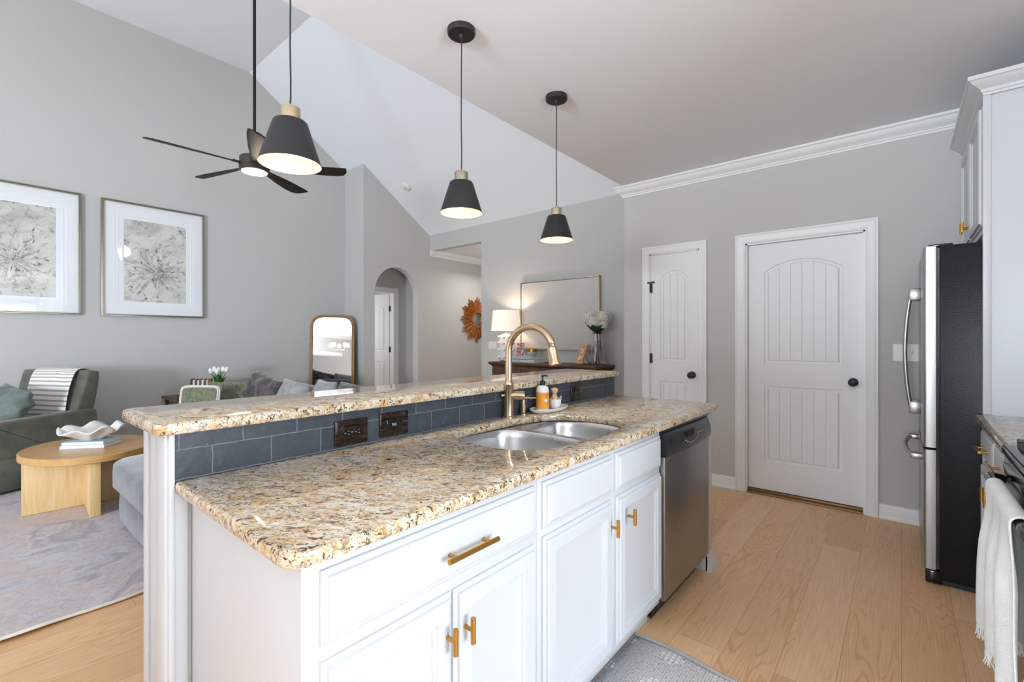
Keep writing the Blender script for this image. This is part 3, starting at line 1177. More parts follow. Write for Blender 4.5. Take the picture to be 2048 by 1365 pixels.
# knee wall with its boxed white end and the tile on the kitchen side
struct(MB().box(-1.690, .385, 0, IX0 - .008, 2.735, 1.022).build('wall_island', M['wall']))
mb = MB()
mb.box(-1.708, .355, 0, IX0 - .002, .386, 1.0225, .002)
mb.box(-1.712, .347, 0, -1.672, .356, 1.0225, .002)
mb.box(-1.545, .343, 0, -1.432, .356, 1.0225, .003)
mb.box(-1.535, .337, 0, -1.447, .344, 1.0225, .002)
struct(mb.build('trim_island_end', M['cab'], angle=25))
mb = MB().box(IX0 - .0075, .357, .88, IX0, 2.752, 1.0225)
tag(mb.build('backsplash', M['tile']), 'dark slate tile backsplash between counter and raised bar top', 'backsplash')

mb = MB()
bar = fillet([(-1.835, .312), (-1.418, .312), (-1.418, 2.79), (-1.835, 2.79)], [.05, .035, .02, .02])
slab(mb, bar, [], 1.0235, BT, .009)
tag(mb.build('bar_top', M['granite'], angle=40), 'raised speckled gold granite bar top under the pendant lights', 'bar top')

HOLE = [(-1.33, 1.235), (-1.352, 1.30), (-1.357, 1.5), (-1.352, 1.70), (-1.325, 1.80), (-1.265, 1.89), (-1.15, 1.925), (-1.02, 1.925), (-.935, 1.885),
        (-.895, 1.80), (-.888, 1.60), (-.885, 1.42), (-.90, 1.28), (-.96, 1.19), (-1.08, 1.156), (-1.22, 1.172), (-1.29, 1.20)]
HOLE = chaikin(HOLE[::-1] if sum(HOLE[i][0] * HOLE[(i + 1) % 17][1] - HOLE[(i + 1) % 17][0] * HOLE[i][1] for i in range(17)) < 0 else HOLE, 2)
mb = MB()
cou = fillet([(IX0 + .001, IY0), (IX1, IY0), (IX1, 2.765), (IX0 + .001, 2.765)], [0.01, .055, .03, .01], 8)
slab(mb, cou, [HOLE], CT - .03, CT, .009)
tag(mb.build('island_countertop', M['granite'], angle=40), 'speckled gold granite island countertop with double sink cut out', 'countertop')

# undermount double bowl sink
sink = thing('sink', 'stainless steel double bowl sink set under island countertop', 'sink', (-1.12, 1.54, CT - .03))
mb = MB()
ZS = CT - .0325


def bowl_loops(cx, cy, sx, sy, depth, r, z0, n=40):
    out = []
    for ins, dz in ((0, 0), (.004, -.006), (.010, -.03), (.018, -depth * .72), (.035, -depth * .92), (.075, -depth), (.13, -depth - .004)):
        row = []
        for i in range(n):
            a = 2 * PI * i / n
            e = .5
            x = math.copysign(abs(math.cos(a)) ** e, math.cos(a)) * (sx / 2 - ins)
            y = math.copysign(abs(math.sin(a)) ** e, math.sin(a)) * (sy / 2 - ins)
            row.append((cx + x, cy + y, z0 + dz))
        out.append(row)
    return out


B1 = bowl_loops(-1.118, 1.372, .475, .405, .20, .1, ZS)
B2 = bowl_loops(-1.105, 1.765, .42, .325, .17, .1, ZS)
fl = fillet([(-1.385, 1.13), (-.862, 1.13), (-.862, 1.955), (-1.385, 1.955)], .08)
bm = mb.bm
ring0 = [bm.verts.new((x, y, ZS)) for x, y in fl]
es = [bm.edges.new((ring0[i], ring0[(i + 1) % len(ring0)])) for i in range(len(ring0))]
for B in (B1, B2):
    L = [[bm.verts.new(p) for p in lp] for lp in B]
    for a, b in zip(L, L[1:]):
        for i in range(len(a)):
            bm.faces.new((a[i], a[(i + 1) % len(a)], b[(i + 1) % len(a)], b[i]))
    bm.faces.new(L[-1])
    es += [bm.edges.get((L[0][i], L[0][(i + 1) % len(L[0])])) for i in range(len(L[0]))]
bmesh.ops.triangle_fill(bm, use_beauty=True, edges=es)
mb.build('basin', M['sinksteel'], sink, solid=.0015)
for x, y, z in ((-1.118, 1.372, ZS - .2025), (-1.105, 1.765, ZS - .1725)):
    MB().lathe([(.001, 0), (.045, 0), (.045, .004), (.034, .003), (.02, .001), (.001, .001)], (x, y, z), 24).build('drain', M['steel'], sink)

# cabinets
CF = -.822


def pull(mb, p, axis, L, out=(1, 0, 0), r=.0062, stand=.030, posts=(.19, .81)):
    p, axis, out = Vector(p), Vector(axis), Vector(out)
    a = p + out * stand - axis * L / 2
    mb.cyl(a, a + axis * L, r, n=18)
    for q in posts:
        s = p - axis * L / 2 + axis * L * q
        mb.cyl(s, s + out * stand, r * .8, n=14)
    return mb


def cab_front(parent, name, y0, y1, z0, z1, prof=DOOR_PROF, face=CF, sgn=1):
    """a cabinet door or drawer front lying against x = face, looking along sgn*x"""
    mb = MB()
    rect_panel(mb, (face, y0, z0), (0, 1, 0), (0, 0, 1), (sgn, 0, 0), y1 - y0, z1 - z0, prof)
    return mb.build(name, M['cab'], parent, angle=22)


def tee(parent, y, z, face=CF, sgn=1):
    mb = MB()
    pull(mb, (face + sgn * .019, y, z), (0, 0, 1), .060, (sgn, 0, 0), posts=(.5,))
    return mb.build('handle', M['brass'], parent)


def island_unit(name, label, y0, y1, drawers, doors, side=True):
    t = thing(name, label, 'cabinet', (-1.12, (y0 + y1) / 2, 0), group=None)
    mb = MB()
    if side:
        mb.box(-1.428, y0, .098, CF, y1, CT - .0305, .0015)
    else:
        mb.box(CF - .02, y0, .098, CF, y1, CT - .0325, .0015)
        mb.box(-1.4345, y0, .098, -1.426, y1, .84)
        mb.box(-1.426, y0, .098, CF - .02, y0 + .016, .84)
        mb.box(-1.426, y1 - .016, .098, CF - .02, y1, .84)
        mb.box(-1.426, y0, .098, CF - .02, y1, .116)
    mb.box(-1.428, y0 + .004, 0, CF - .055, y1 - .002, .099)
    mb.build('body', M['cab'], t)
    return t


c1 = island_unit('base_cabinet', 'white island base cabinet at near end with one wide drawer over two doors', .392, 1.0915, 0, 0)
d = cab_front(c1, 'drawer', .425, 1.072, .702, .842, DRAWER_PROF)
m_ = MB()
pull(m_, (CF + .019, .785, .768), (0, 1, 0), .165, posts=(.16, .84))
m_.build('handle', M['brass'], d)
a = cab_front(c1, 'door', .425, .7455, .125, .672)
b = cab_front(c1, 'door', .7525, 1.072, .125, .672)
tee(a, .722, .580)
tee(b, .778, .580)
c2 = island_unit('sink_cabinet', 'white island sink cabinet with two false drawer fronts over two doors', 1.0925, 1.9925, 0, 0, False)
cab_front(c2, 'drawer_front', 1.112, 1.536, .702, .842, DRAWER_PROF)
cab_front(c2, 'drawer_front', 1.567, 1.978, .702, .842, DRAWER_PROF)
a = cab_front(c2, 'door', 1.112, 1.532, .125, .678)
b = cab_front(c2, 'door', 1.571, 1.982, .125, .678)
tee(a, 1.508, .590)
tee(b, 1.645, .590)

# end panel beyond the dishwasher, with its little base block
t = thing('end_panel', 'narrow white end panel standing beyond the dishwasher', 'cabinet panel', (-1.1, 2.69, 0))
MB().box(-1.428, 2.612, .0, CF + .004, 2.72, CT - .0305, .002).build('panel', M['cab'], t)
mb = MB()
mb.box(-.90, 2.6095, 0, CF + .018, 2.628, .085, .004)
mb.prism([(0, 0), (.022, 0), (.020, .03), (.012, .07), (0, .085)], (CF + .006, 2.6095, 0), (0, 1, 0), (0, 0, 1), (1, 0, 0), 0, .016)
mb.prism([(0, 0), (.034, 0), (.030, .02), (.0, .085)], (CF + .004, 2.612, 0), (1, 0, 0), (0, 0, 1), (0, 1, 0), 0, .115)
mb.build('base_block', M['cab'], t)

# dishwasher
dw = thing('dishwasher', 'stainless dishwasher with dark control panel built into the island', 'dishwasher', (-1.1, 2.3, 0))
MB().box(-1.40, 2.0, .06, CF - .01, 2.606, .862).build('tub', M['matteblack'], dw)
mb = MB().box(CF - .02, 1.999, .105, -.798, 2.603, .742, .004)
mb.build('door', M['dwsteel'], dw)
mb = MB()
# bowed control panel: profile (x out, z) swept along y
prof = [(-.826, .744), (-.792, .744), (-.786, .765), (-.788, .800), (-.800, .835), (-.812, .851), (-.826, .853)]
rows = []
for k in range(13):
    u = k / 12
    y = 1.999 + .606 * u
    bow = .012 * (1 - (2 * u - 1) ** 2)
    rows.append([(x + (bow if x > -.82 else 0), y, z) for x, z in prof])
mb.loops(rows)
cp = mb.build('control_panel', M['panel_dw'], dw, angle=50)
MB().box(-.835, 1.999, .8535, -.803, 2.604, .8685).build('top_gasket', M['blackgloss'], dw)
mb = MB()
for i in range(3):
    mb.box(-.7890, 2.035, .812 - i * .011, -.7850, 2.082, .8165 - i * .011, .001)
mb.build('vent', M['blackgloss'], cp)
mb = MB()
mb.prism([(0, 0), (.085, 0), (.094, .026), (-.008, .026)], (-.786, 2.22, .802), (0, 1, 0), (0, 0, 1), (1, 0, 0), 0, .0105)
mb.build('latch_recess', M['darkvoid'], cp)
mb = MB()
for i in range(9):
    y = 2.19 + i * .021
    z = .768 + .10 * ((i - 4) / 9) ** 2
    mb.box(-.7785, y, z, -.7735, y + .011, z + .0035)
for i in range(5):
    y = 2.36 + i * .014
    mb.box(-.7795, y, .80, -.7755, y + .008, .803)
mb.build('indicator_marks', mat('panel_print', (.45, .45, .45), .5), cp)
mb = MB()
mb.lathe([(.010, 0), (.0115, 0), (.0115, .0012), (.010, .0012)], (-.7975, 2.565, .818), 24, (1, 0, .35), caps=False)
mb.lathe([(.0001, 0), (.004, 0), (.004, .0012), (.0001, .0012)], (-.7975, 2.565, .818), 24, (1, 0, .35))
mb.lathe([(.0001, -.004), (.0155, -.004), (.0155, 0), (.0001, .0)], (-.7975, 2.565, .818), 24, (1, 0, .35))
mb.build('maker_badge', M['nickel'], cp)
MB().box(CF - .05, 2.01, .0, CF - .045, 2.6, .1).build('toe_kick', M['black'], dw)


# outlet plates on the tile
def outlet(y0, y1, z0, z1, label, kind):
    t = thing('outlet_plate', label, 'outlet', (IX0, (y0 + y1) / 2, (z0 + z1) / 2), group='brown outlet plates on the tile')
    MB().box(IX0 + .0002, y0, z0, IX0 + .007, y1, z1, .004, 3).build('plate', M['plate'], t)
    c, zc_ = (y0 + y1) / 2, (z0 + z1) / 2
    if kind == 'duplex':
        for s in (-1, 1):
            m1 = MB().lathe([(.0001, 0), (.0165, 0), (.0165, .003), (.0145, .0045), (.0001, .0045)], (IX0 + .005, c + s * .0195, zc_), 28, (1, 0, 0), sx=1)
            sk = m1.build('socket', M['blackgloss'], t)
            m2 = MB()
            for q in (-.0055, .0055):
                m2.box(IX0 + .0090, c + s * .0195 - .002 + .004, zc_ + q - .0012, IX0 + .0101, c + s * .0195 + .009, zc_ + q + .0012)
            m2.lathe([(.0001, 0), (.0026, 0), (.0026, .0008), (.0001, .0008)], (IX0 + .0093, c + s * .0195 - .007, zc_), 12, (1, 0, 0))
            m2.build('slots', M['nickel'], sk)
        MB().lathe([(.0001, 0), (.003, 0), (.003, .001), (.0001, .001)], (IX0 + .0068, c, zc_), 12, (1, 0, 0)).build('screw', M['nickel'], t)
    else:
        MB().box(IX0 + .005, c - .034, zc_ - .017, IX0 + .0095, c + .034, zc_ + .017, .002).build('rocker', M['blackgloss'], t)
        MB().box(IX0 + .009, c - .012, zc_ - .006, IX0 + .0105, c + .008, zc_ + .004, .0008).build('test_buttons', M['nickel'], t)
    return t


outlet(.795, .918, .909, .994, 'dark brown outlet plate nearest the bar end, with two round sockets', 'duplex')
outlet(.967, 1.092, .912, .998, 'dark brown plate beside the nearest outlet, with small test buttons', 'rocker')
outlet(2.225, 2.345, .913, .996, 'dark brown outlet plate far along the tile behind the soap tray', 'duplex')

# ------------------------------------------------------------------ faucet and things by the sink
fx, fy = -1.402, 1.645
f = thing('faucet', 'champagne bronze gooseneck pull-down faucet behind the sink', 'faucet', (fx, fy, CT))
MB().lathe([(.001, .0003), (.0285, .0003), (.0285, .006), (.0255, .010), (.0225, .012), (.0215, .020), (.0215, .150), (.0225, .152), (.0225, .158), (.0200, .166), (.0155, .176), (.001, .178)], (fx, fy, CT), 36).build('body', M['champagne'], f)
pts = [(fx, fy, CT + .17)] + [(fx, fy, CT + .17 + k * .02) for k in range(1, 7)]
ar, zc0 = .127, 1.205
pts += [(fx + ar - ar * math.cos(a), fy, zc0 + (1.322 - zc0) * math.sin(a)) for a in [PI * k / 30 for k in range(1, 27)]]
MB().tube(pts, .0158, 20).build('spout', M['champagne'], f)
end = Vector(pts[-1])
dr = (end - Vector(pts[-2])).normalized()
dr = Vector((.22, 0, -1)).normalized()
MB().lathe([(.0145, -.004), (.0155, .004), (.0135, .008), (.0155, .012), (.0145, .017), (.0215, .024), (.0222, .034), (.0238, .082), (.0262, .088), (.0262, .098), (.0225, .102), (.001, .100)], end, 28, dr).build('spray_head', M['champagne'], f)
bd = Vector((.80, .60, 0))
mb = MB()
b0 = Vector((fx, fy, CT + .103))
mb.cyl(b0 - bd * .03, b0, .0075, n=16)
mb.sphere(b0 - bd * .031, .0085)
mb.lathe([(.001, .012), (.0175, .012), (.0205, .03), (.0205, .072), (.0195, .074), (.001, .075)], b0, 28, bd)
vb = mb.build('valve_barrel', M['champagne'], f)
hd = Vector((.70, .714, .0)).normalized()
MB().cyl(b0 + bd * .066 + Vector((0, 0, -.012)), b0 + bd * .066 + Vector((0, 0, -.012)) + hd * .062, .0036, .0030, 12).build('lever', M['champagne'], f)

sx_, sy_ = -1.405, 1.757
s = thing('soap_dispenser', 'short champagne bronze soap dispenser beside the faucet base', 'soap dispenser', (sx_, sy_, CT))
MB().lathe([(.001, .0003), (.0205, .0003), (.0205, .004), (.0165, .007), (.0125, .010), (.0125, .052), (.0105, .054), (.0105, .074), (.0085, .078), (.001, .079)], (sx_, sy_, CT), 28).build('body', M['champagne'], s)
MB().tube([(sx_, sy_, CT + .076), (sx_ + .01, sy_, CT + .083), (sx_ + .035, sy_ - .0, CT + .084), (sx_ + .048, sy_, CT + .079)], .0045, 12).build('nozzle', M['champagne'], s)

# marble tray with bottle, scalloped cup and brush
ty = 1.922
tx = -1.368
mb = MB()
pf = [(.001, .0004), (.72, .0004), (.90, .006), (1.0, .018), (1.0, .022), (.955, .022), (.85, .012), (.70, .0085), (.001, .0085)]
lp = []
for r_, z_ in pf:
    lp.append([(tx + r_ * .062 * math.copysign(abs(math.cos(a)) ** .9, math.cos(a)), ty + r_ * .138 * math.copysign(abs(math.sin(a)) ** .9, math.sin(a)), CT + z_) for a in [2 * PI * i / 48 for i in range(48)]])
mb.loops(lp)
tag(mb.build('tray', M['marble'], off=(tx, ty, CT)), 'oval white marble tray beside the faucet', 'tray')
bx_, by_ = -1.378, 1.878
b = thing('soap_bottle', 'white pump soap bottle with orange label standing on the marble tray', 'bottle', (bx_, by_, CT + .0087))
q = (bx_, by_, CT + .0087)
MB().lathe([(.001, 0), (.029, 0), (.0315, .003), (.0320, .095), (.0305, .108), (.0255, .118), (.0170, .124), (.0130, .126), (.001, .127)], q, 36).build('body', M['white'], b)
lab = mat('orange_label', srgb(238, 158, 50), .5)
lb = MB().lathe([(.0323, .012), (.0325, .012), (.0325, .092), (.0323, .092)], q, 40, caps=False).build('label', lab, b)
MB().lathe([(.001, .126), (.0145, .126), (.0145, .130), (.0135, .131), (.0135, .146), (.010, .149), (.0045, .150), (.0038, .166), (.006, .168), (.0075, .173), (.0065, .177), (.001, .178)], q, 24).build('pump', M['matteblack'], b)
MB().tube([(bx_, by_, CT + .183), (bx_ + .014, by_ + .004, CT + .184), (bx_ + .026, by_ + .007, CT + .180)], [.0050, .0045, .0035], 10).build('pump_nozzle', M['matteblack'], b)


def text_on_cyl(parent, name, body, cx, cy, z, r, ang, size, m):
    """lettering wrapped on a vertical cylinder, centred at angle ang"""
    cu = bpy.data.curves.new(name, 'FONT')
    cu.body = body
    cu.size = size
    cu.align_x = 'CENTER'
    cu.resolution_u = 2
    o = bpy.data.objects.new(name, cu)
    C.objects.link(o)
    dg = bpy.context.evaluated_depsgraph_get()
    me = bpy.data.meshes.new_from_object(o.evaluated_get(dg))
    bpy.data.objects.remove(o)
    for v in me.vertices:
        a = ang + v.co.x / r
        zz = v.co.y
        v.co = Vector((cx + r * math.cos(a), cy + r * math.sin(a), z + zz)) - Vector(OFF[parent.name])
    me.materials.append(m)
    o = bpy.data.objects.new(name, me)
    C.objects.link(o)
    o.parent = parent
    return o


def text_flat(parent, name, body, O, U, V, size, m, align='LEFT'):
    cu = bpy.data.curves.new(name, 'FONT')
    cu.body = body
    cu.size = size
    cu.align_x = align
    cu.resolution_u = 2
    o = bpy.data.objects.new(name, cu)
    C.objects.link(o)
    dg = bpy.context.evaluated_depsgraph_get()
    me = bpy.data.meshes.new_from_object(o.evaluated_get(dg))
    bpy.data.objects.remove(o)
    O, U, V = Vector(O), Vector(U), Vector(V)
    of = Vector(OFF[parent.name])
    for v in me.vertices:
        v.co = O + U * v.co.x + V * v.co.y - of
    me.materials.append(m)
    o = bpy.data.objects.new(name, me)
    C.objects.link(o)
    o.parent = parent
    return o


purple = mat('purple_print', srgb(112, 52, 70), .5)
brown_ink = mat('brown_print', srgb(150, 84, 30), .5)
lang = math.atan2(-by_, -bx_) + .55
zb_ = CT + .0087
text_on_cyl(b, 'lettering', 'MRS. MEYER\'S', bx_, by_, zb_ + .080, .0327, lang, .0068, purple)
text_on_cyl(b, 'lettering', 'CLEAN DAY', bx_, by_, zb_ + .073, .0327, lang, .0062, purple)
text_on_cyl(b, 'lettering', 'HAND SOAP', bx_, by_, zb_ + .034, .0327, lang, .0045, brown_ink)
mb = MB()
mb.lathe([(.0001, .0), (.0085, .0), (.0085, .0012), (.0001, .0012)], (bx_ + .0322 * math.cos(lang), by_ + .0322 * math.sin(lang), zb_ + .053), 24, (math.cos(lang), math.sin(lang), 0))
mb.build('round_emblem', M['white'], b)

cx_, cy_ = -1.368, 1.972
c = thing('scalloped_cup', 'small white scalloped cup on the marble tray right of the soap bottle', 'cup', (cx_, cy_, CT + .0087))
mb = MB()
lp = []
n = 64
for r_, z_ in ((.001, 0), (.020, 0), (.024, .006), (.029, .022), (.0315, .040), (.0325, .046), (.030, .045), (.028, .030), (.022, .010), (.001, .008)):
    row = []
    for i in range(n):
        a = 2 * PI * i / n
        sc_ = 1 + .055 * abs(math.sin(a * 5)) * min(1, z_ / .02)
        lift = (.006 * abs(math.sin(a * 5)) + (.012 if abs((a - .9 + PI) % (2 * PI) - PI) < .45 else 0)) * (1 if z_ > .039 else 0)
        row.append((cx_ + r_ * sc_ * math.cos(a), cy_ + r_ * sc_ * math.sin(a), CT + .0087 + z_ + lift))
    lp.append(row)
mb.loops(lp)
mb.build('cup_body', M['ceramic'], c, angle=60)
br = thing('dish_brush', 'round wooden dish brush resting in the white scalloped cup', 'brush', (cx_ - .002, cy_ - .002, CT + .022))
q = (cx_ - .002, cy_ - .002, CT + .022)
MB().lathe([(.001, .016), (.018, .016), (.0195, .022), (.0205, .034), (.0175, .046), (.0115, .056), (.0105, .062), (.0140, .068), (.0185, .075), (.0185, .084), (.0130, .091), (.001, .0935)], q, 32).build('handle', M['brushwood'], br)
MB().lathe([(.001, 0), (.0155, 0), (.0185, .016), (.001, .016)], q, 28).build('bristles', fabric('bristles', srgb(186, 180, 140), srgb(204, 198, 158), 300, 40), br)

# ------------------------------------------------------------------ pendants
PX = -1.605
PROT = thing('pendant_light', 'black cone pendant light nearest the viewer, brass neck, hanging low over the bar', 'pendant light', (0, 0, ZK), group='black cone pendants over the bar')
MB().lathe([(.001, 0), (.066, 0), (.066, -.020), (.062, -.025), (.012, -.026), (.009, -.042), (.004, -.046), (.001, -.046)], (0, 0, ZK), 40).build('canopy', M['matteblack'], PROT)
cordp = [(.0015 * math.sin(k * .9), .001 * math.cos(k * 1.3), ZK - .04 - k * .06) for k in range(0, 11)] + [(0, 0, 2.078), (0, 0, 2.068)]
MB().tube(cordp, .0028, 10).build('cord', M['matteblack'], PROT)
MB().lathe([(.001, 2.072), (.007, 2.072), (.008, 2.062), (.031, 2.060), (.0325, 2.056), (.0325, 2.010), (.001, 2.010)], (0, 0, 0), 36).build('neck', M['palebrass'], PROT)
sh = MB().lathe([(.001, 2.0125), (.052, 2.0125), (.056, 2.008), (.1005, 1.866), (.0985, 1.866), (.0545, 2.004), (.050, 2.0075), (.001, 2.0075)], (0, 0, 0), 56).build('shade', [M['matteblack'], M['inshade']], PROT, angle=50)
for p in sh.data.polygons:
    c_ = p.center + Vector((0, 0, ZK))
    rad = math.hypot(c_.x, c_.y)
    ro = .056 + (.1005 - .056) * (2.008 - c_.z) / (2.008 - 1.866)
    if c_.z < 2.0078 and rad < ro - .001:
        p.material_index = 1
MB().sphere((0, 0, 1.922), .030, (1, 1, 1.05), 20, 14).build('bulb', M['bulb'], PROT)
MB().lathe([(.001, 2.007), (.018, 2.007), (.018, 1.975), (.014, 1.945), (.001, 1.945)], (0, 0, 0), 20).build('socket', M['white'], PROT)
for i, (y, lb_) in enumerate(((.728, None), (1.535, 'middle one of three black cone pendants, silver neck, over the bar'), (2.330, 'farthest black cone pendant, brass neck, above the sideboard view'))):
    o = PROT if i == 0 else copy_tree(PROT)
    o.location = (PX, y, ZK)
    if lb_:
        o['label'] = lb_
    if i == 1:
        for ch in o.children:
            if ch.name.startswith('neck'):
                ch.data = ch.data.copy()
                ch.data.materials[0] = M['nickel']
    point_light('pendant_glow', (PX, y, 1.880), .5, (1.0, .82, .62), .03)

# ------------------------------------------------------------------ ceiling fan
FX, FY = -4.19, 1.60
FZ = 2.745
fan = thing('ceiling_fan', 'dark five blade ceiling fan with lit round lamp in living room', 'ceiling fan', (FX, FY, ZT))
MB().lathe([(.001, 0), (.07, 0), (.07, -.03), (.05, -.06), (.02, -.07), (.001, -.07)], (FX, FY, ZT), 32).build('canopy', M['fanbody'], fan)
MB().cyl((FX, FY, FZ + .06), (FX, FY, ZT - .03), .0125).build('downrod', M['black'], fan)
MB().lathe([(.001, .078), (.028, .078), (.032, .060), (.104, .052), (.112, .044), (.112, -.018), (.001, -.018)], (FX, FY, FZ), 48).build('motor', M['fanbody'], fan)
MB().lathe([(.001, -.0185), (.114, -.0185), (.116, -.022), (.116, -.056), (.108, -.066), (.100, -.068), (.098, -.062), (.001, -.062)], (FX, FY, FZ), 48).build('light_housing', M['fanbody'], fan)
MB().lathe([(.001, -.0625), (.0975, -.0625), (.096, -.072), (.06, -.080), (.001, -.082)], (FX, FY, FZ), 48).build('lamp_glass', M['fanlight'], fan)
point_light('fan_glow', (FX, FY, FZ - .16), 4, (1.0, .86, .68), .08)


def blade():
    mb = MB()
    st = [(.10, .055, .0), (.16, .062, .0), (.25, .082, .0), (.40, .118, .0), (.55, .136, .0), (.66, .136, -.005), (.71, .118, -.012), (.735, .08, -.030), (.742, .04, -.048)]
    lp = []
    for x, wd, sk in st:
        tw = R(-13)
        row = []
        for k in range(12):
            a = 2 * PI * k / 12
            y = wd / 2 * math.copysign(abs(math.cos(a)) ** .6, math.cos(a)) + sk
            z = .0045 * math.sin(a)
            z += -.0012 * (y / .06) ** 2
            row.append((x, y * math.cos(tw) - z * math.sin(tw), y * math.sin(tw) + z * math.cos(tw)))
        lp.append(row)
    mb.loops(lp)
    mb.box(.085, -.02, -.004, .17, .02, .006, .002)
    return mb


bl = blade().build('blade', M['fanblade'], fan, off=None if False else (0, 0, 0), angle=40)
bl.location = Vector((FX, FY, FZ - .016)) - Vector((FX, FY, ZT))
for i, a in enumerate((-91, -163, 125, 53, -19)):
    o = bl if i == 0 else bl.copy()
    if i:
        C.objects.link(o)
        o.parent = fan
    o.rotation_euler = (0, 0, R(a))

# ------------------------------------------------------------------ smoke detector on the slope
nrm = Vector((0, -SL, -1)).normalized()
sd = thing('smoke_detector', 'round white smoke detector on the sloped ceiling', 'smoke detector', (-5.689, 4.305, zc(4.305)))
MB().lathe([(.001, .001), (.068, .001), (.068, .018), (.060, .030), (.045, .036), (.001, .037)], (-5.689, 4.305, zc(4.305)), 36, nrm).build('housing', M['white'], sd)
MB().lathe([(.001, .036), (.016, .036), (.016, .0395), (.001, .0395)], (-5.689, 4.305, zc(4.305)), 24, nrm).build('test_button', mat('grey_plastic', srgb(190, 190, 188), .5), sd)


# ------------------------------------------------------------------ framed prints on the left wall
def print_frame(y0, y1, z0, z1, m, label):
    x = XL + .002
    t = thing('framed_print', label, 'picture', (x, (y0 + y1) / 2, (z0 + z1) / 2), group='framed abstract prints on the living room wall')
    mb = MB()
    pf = [(0, 0), (0, .030), (.003, .034), (.010, .035), (.014, .030), (.016, .034), (.020, .034), (.023, .028), (.023, .012)]
    lp = []
    for d, n in pf:
        lp.append([(x + n, y, z) for y, z in ((y0 + d, z0 + d), (y1 - d, z0 + d), (y1 - d, z1 - d), (y0 + d, z1 - d))])
    mb.loops(lp, cap1=False)
    mb.build('frame', M['nickel'], t, angle=25)
    e = .022
    mb = MB()
    ay0, ay1, az0, az1 = y0 + .195, y1 - .19, z0 + .17, z1 - .19
    for d, q in ((e, .014),):
        lp = [[(x + .014, y, z) for y, z in ((y0 + e, z0 + e), (y1 - e, z0 + e), (y1 - e, z1 - e), (y0 + e, z1 - e))]]
    for d, n in ((.075, .0142), (.073, .0128), (.045, .0128), (.043, .0114), (.006, .0114), (.0, .0100)):
        lp.append([(x + n, y, z) for y, z in ((ay0 - d, az0 - d), (ay1 + d, az0 - d), (ay1 + d, az1 + d), (ay0 - d, az1 + d))])
    mb.loops(lp, cap0=False, cap1=False)
    mb.build('mat_board', M['matboard'], t, angle=15)
    o = MB().box(x + .006, ay0 - .002, az0 - .002, x + .0101, ay1 + .002, az1 + .002).build('print', m, t, off=(x, (y0 + y1) / 2, (z0 + z1) / 2))
    o.location = (0, 0, 0)
    return t


print_frame(.973, 1.940, 1.515, 2.790, M['art2'], 'framed grey abstract print, fully visible, right of its partly cut off twin')
print_frame(-.150, .817, 1.515, 2.790, M['art1'], 'framed grey abstract print cut off by the left edge of the photo')

# ------------------------------------------------------------------ floor mirror in the corner
mw, mh = .625, 1.62
mr = thing('floor_mirror', 'tall arched floor mirror in aged gold frame leaning in the corner', 'mirror', (-6.36, 3.50, 0), world=False)
mr.rotation_euler = (R(-2.4), 0, 0)


def mirror_poly(wd, ht, r):
    return fillet([(-wd / 2, 0.0), (wd / 2, 0.0), (wd / 2, ht), (-wd / 2, ht)], [.02, .02, r, r], 12)


mb = MB()
outer = mirror_poly(mw, mh, .20)
lp = []
for d, y in ((0, 0), (0, -.022), (.006, -.030), (.014, -.030), (.018, -.024), (.022, -.032), (.034, -.034), (.040, -.026), (.042, -.010)):
    lp.append([(a, y, b) for a, b in (inset(outer, d) if d else outer)])
mb.loops(lp, cap1=False)
mb.build('frame', M['mirrorframe'], mr, angle=30, off=(0, 0, 0))
mb = MB()
pl = inset(outer, .040)
mb.loops([[(a, y, b) for a, b in pl] for y in (-.004, -.010)])
mb.build('mirror_glass', M['mirror'], mr, off=(0, 0, 0), angle=20)
for ch in mr.children:
    ch.location = (0, 0, 0)
# the frame faces local -y; turn it so that it looks towards the nook
mang = math.atan2(-.627, .779)
mr.rotation_euler = (0, 0, 0)
mr.matrix_world = Matrix.Translation((-6.375, 3.49, 0)) @ Matrix.Rotation(mang + PI / 2, 4, 'Z') @ Matrix.Rotation(R(-3.3), 4, 'X')

# ------------------------------------------------------------------ sunburst mirror in the hall
sy0, sz0 = 6.235, 1.615
sb = thing('sunburst_mirror', 'round gilt sunburst mirror on the hall wall, half hidden', 'mirror', (XA, sy0, sz0))
mb = MB()
rnd = random.Random(3)
nr = 48
for i in range(nr):
    a = 2 * PI * i / nr
    L = (.43, .375, .345, .40)[i % 4] + rnd.uniform(-.008, .008)
    wd = .017
    U = Vector((0, math.cos(a), math.sin(a)))
    V = Vector((0, -math.sin(a), math.cos(a)))
    O = Vector((XA + .006, sy0, sz0))
    mb.prism([(.14, -.010), (L * .75, -wd), (L * .9, -wd * .75), (L, -.004), (L, .004), (L * .9, wd * .75), (L * .75, wd), (.14, .010)], O, U, V, (1, 0, 0), 0, .016 + .008 * (i % 2), .004)
    p0, p1 = O + U * .15 + Vector((.02 + .008 * (i % 2), 0, 0)), O + U * L * .93 + Vector((.018 + .008 * (i % 2), 0, 0))
    mb.cyl(p0, p1, .006, .005, 8)
mb.build('rays', M['sunwood'], sb, angle=30)
MB().lathe([(.118, .008), (.150, .008), (.156, .024), (.148, .040), (.134, .040), (.128, .030), (.118, .028)], (XA, sy0, sz0), 48, (1, 0, 0), caps=False).build('ring', M['sunwood'], sb)
MB().lathe([(.001, .012), (.124, .012), (.124, .020), (.06, .030), (.001, .034)], (XA, sy0, sz0), 48, (1, 0, 0)).build('mirror_glass', M['mirror'], sb)
area_light('bedroom_fill', (-8.2, 3.45, 1.5), (R(90), 0, 0), 1.0, 1.3, 22)  # added lamp in the windowless room, brightens the ajar door
area_light('hall_ceiling_light', (-5.45, 6.0, 2.70), (0, R(-20), 0), .25, .25, 16, (1, .95, .88))

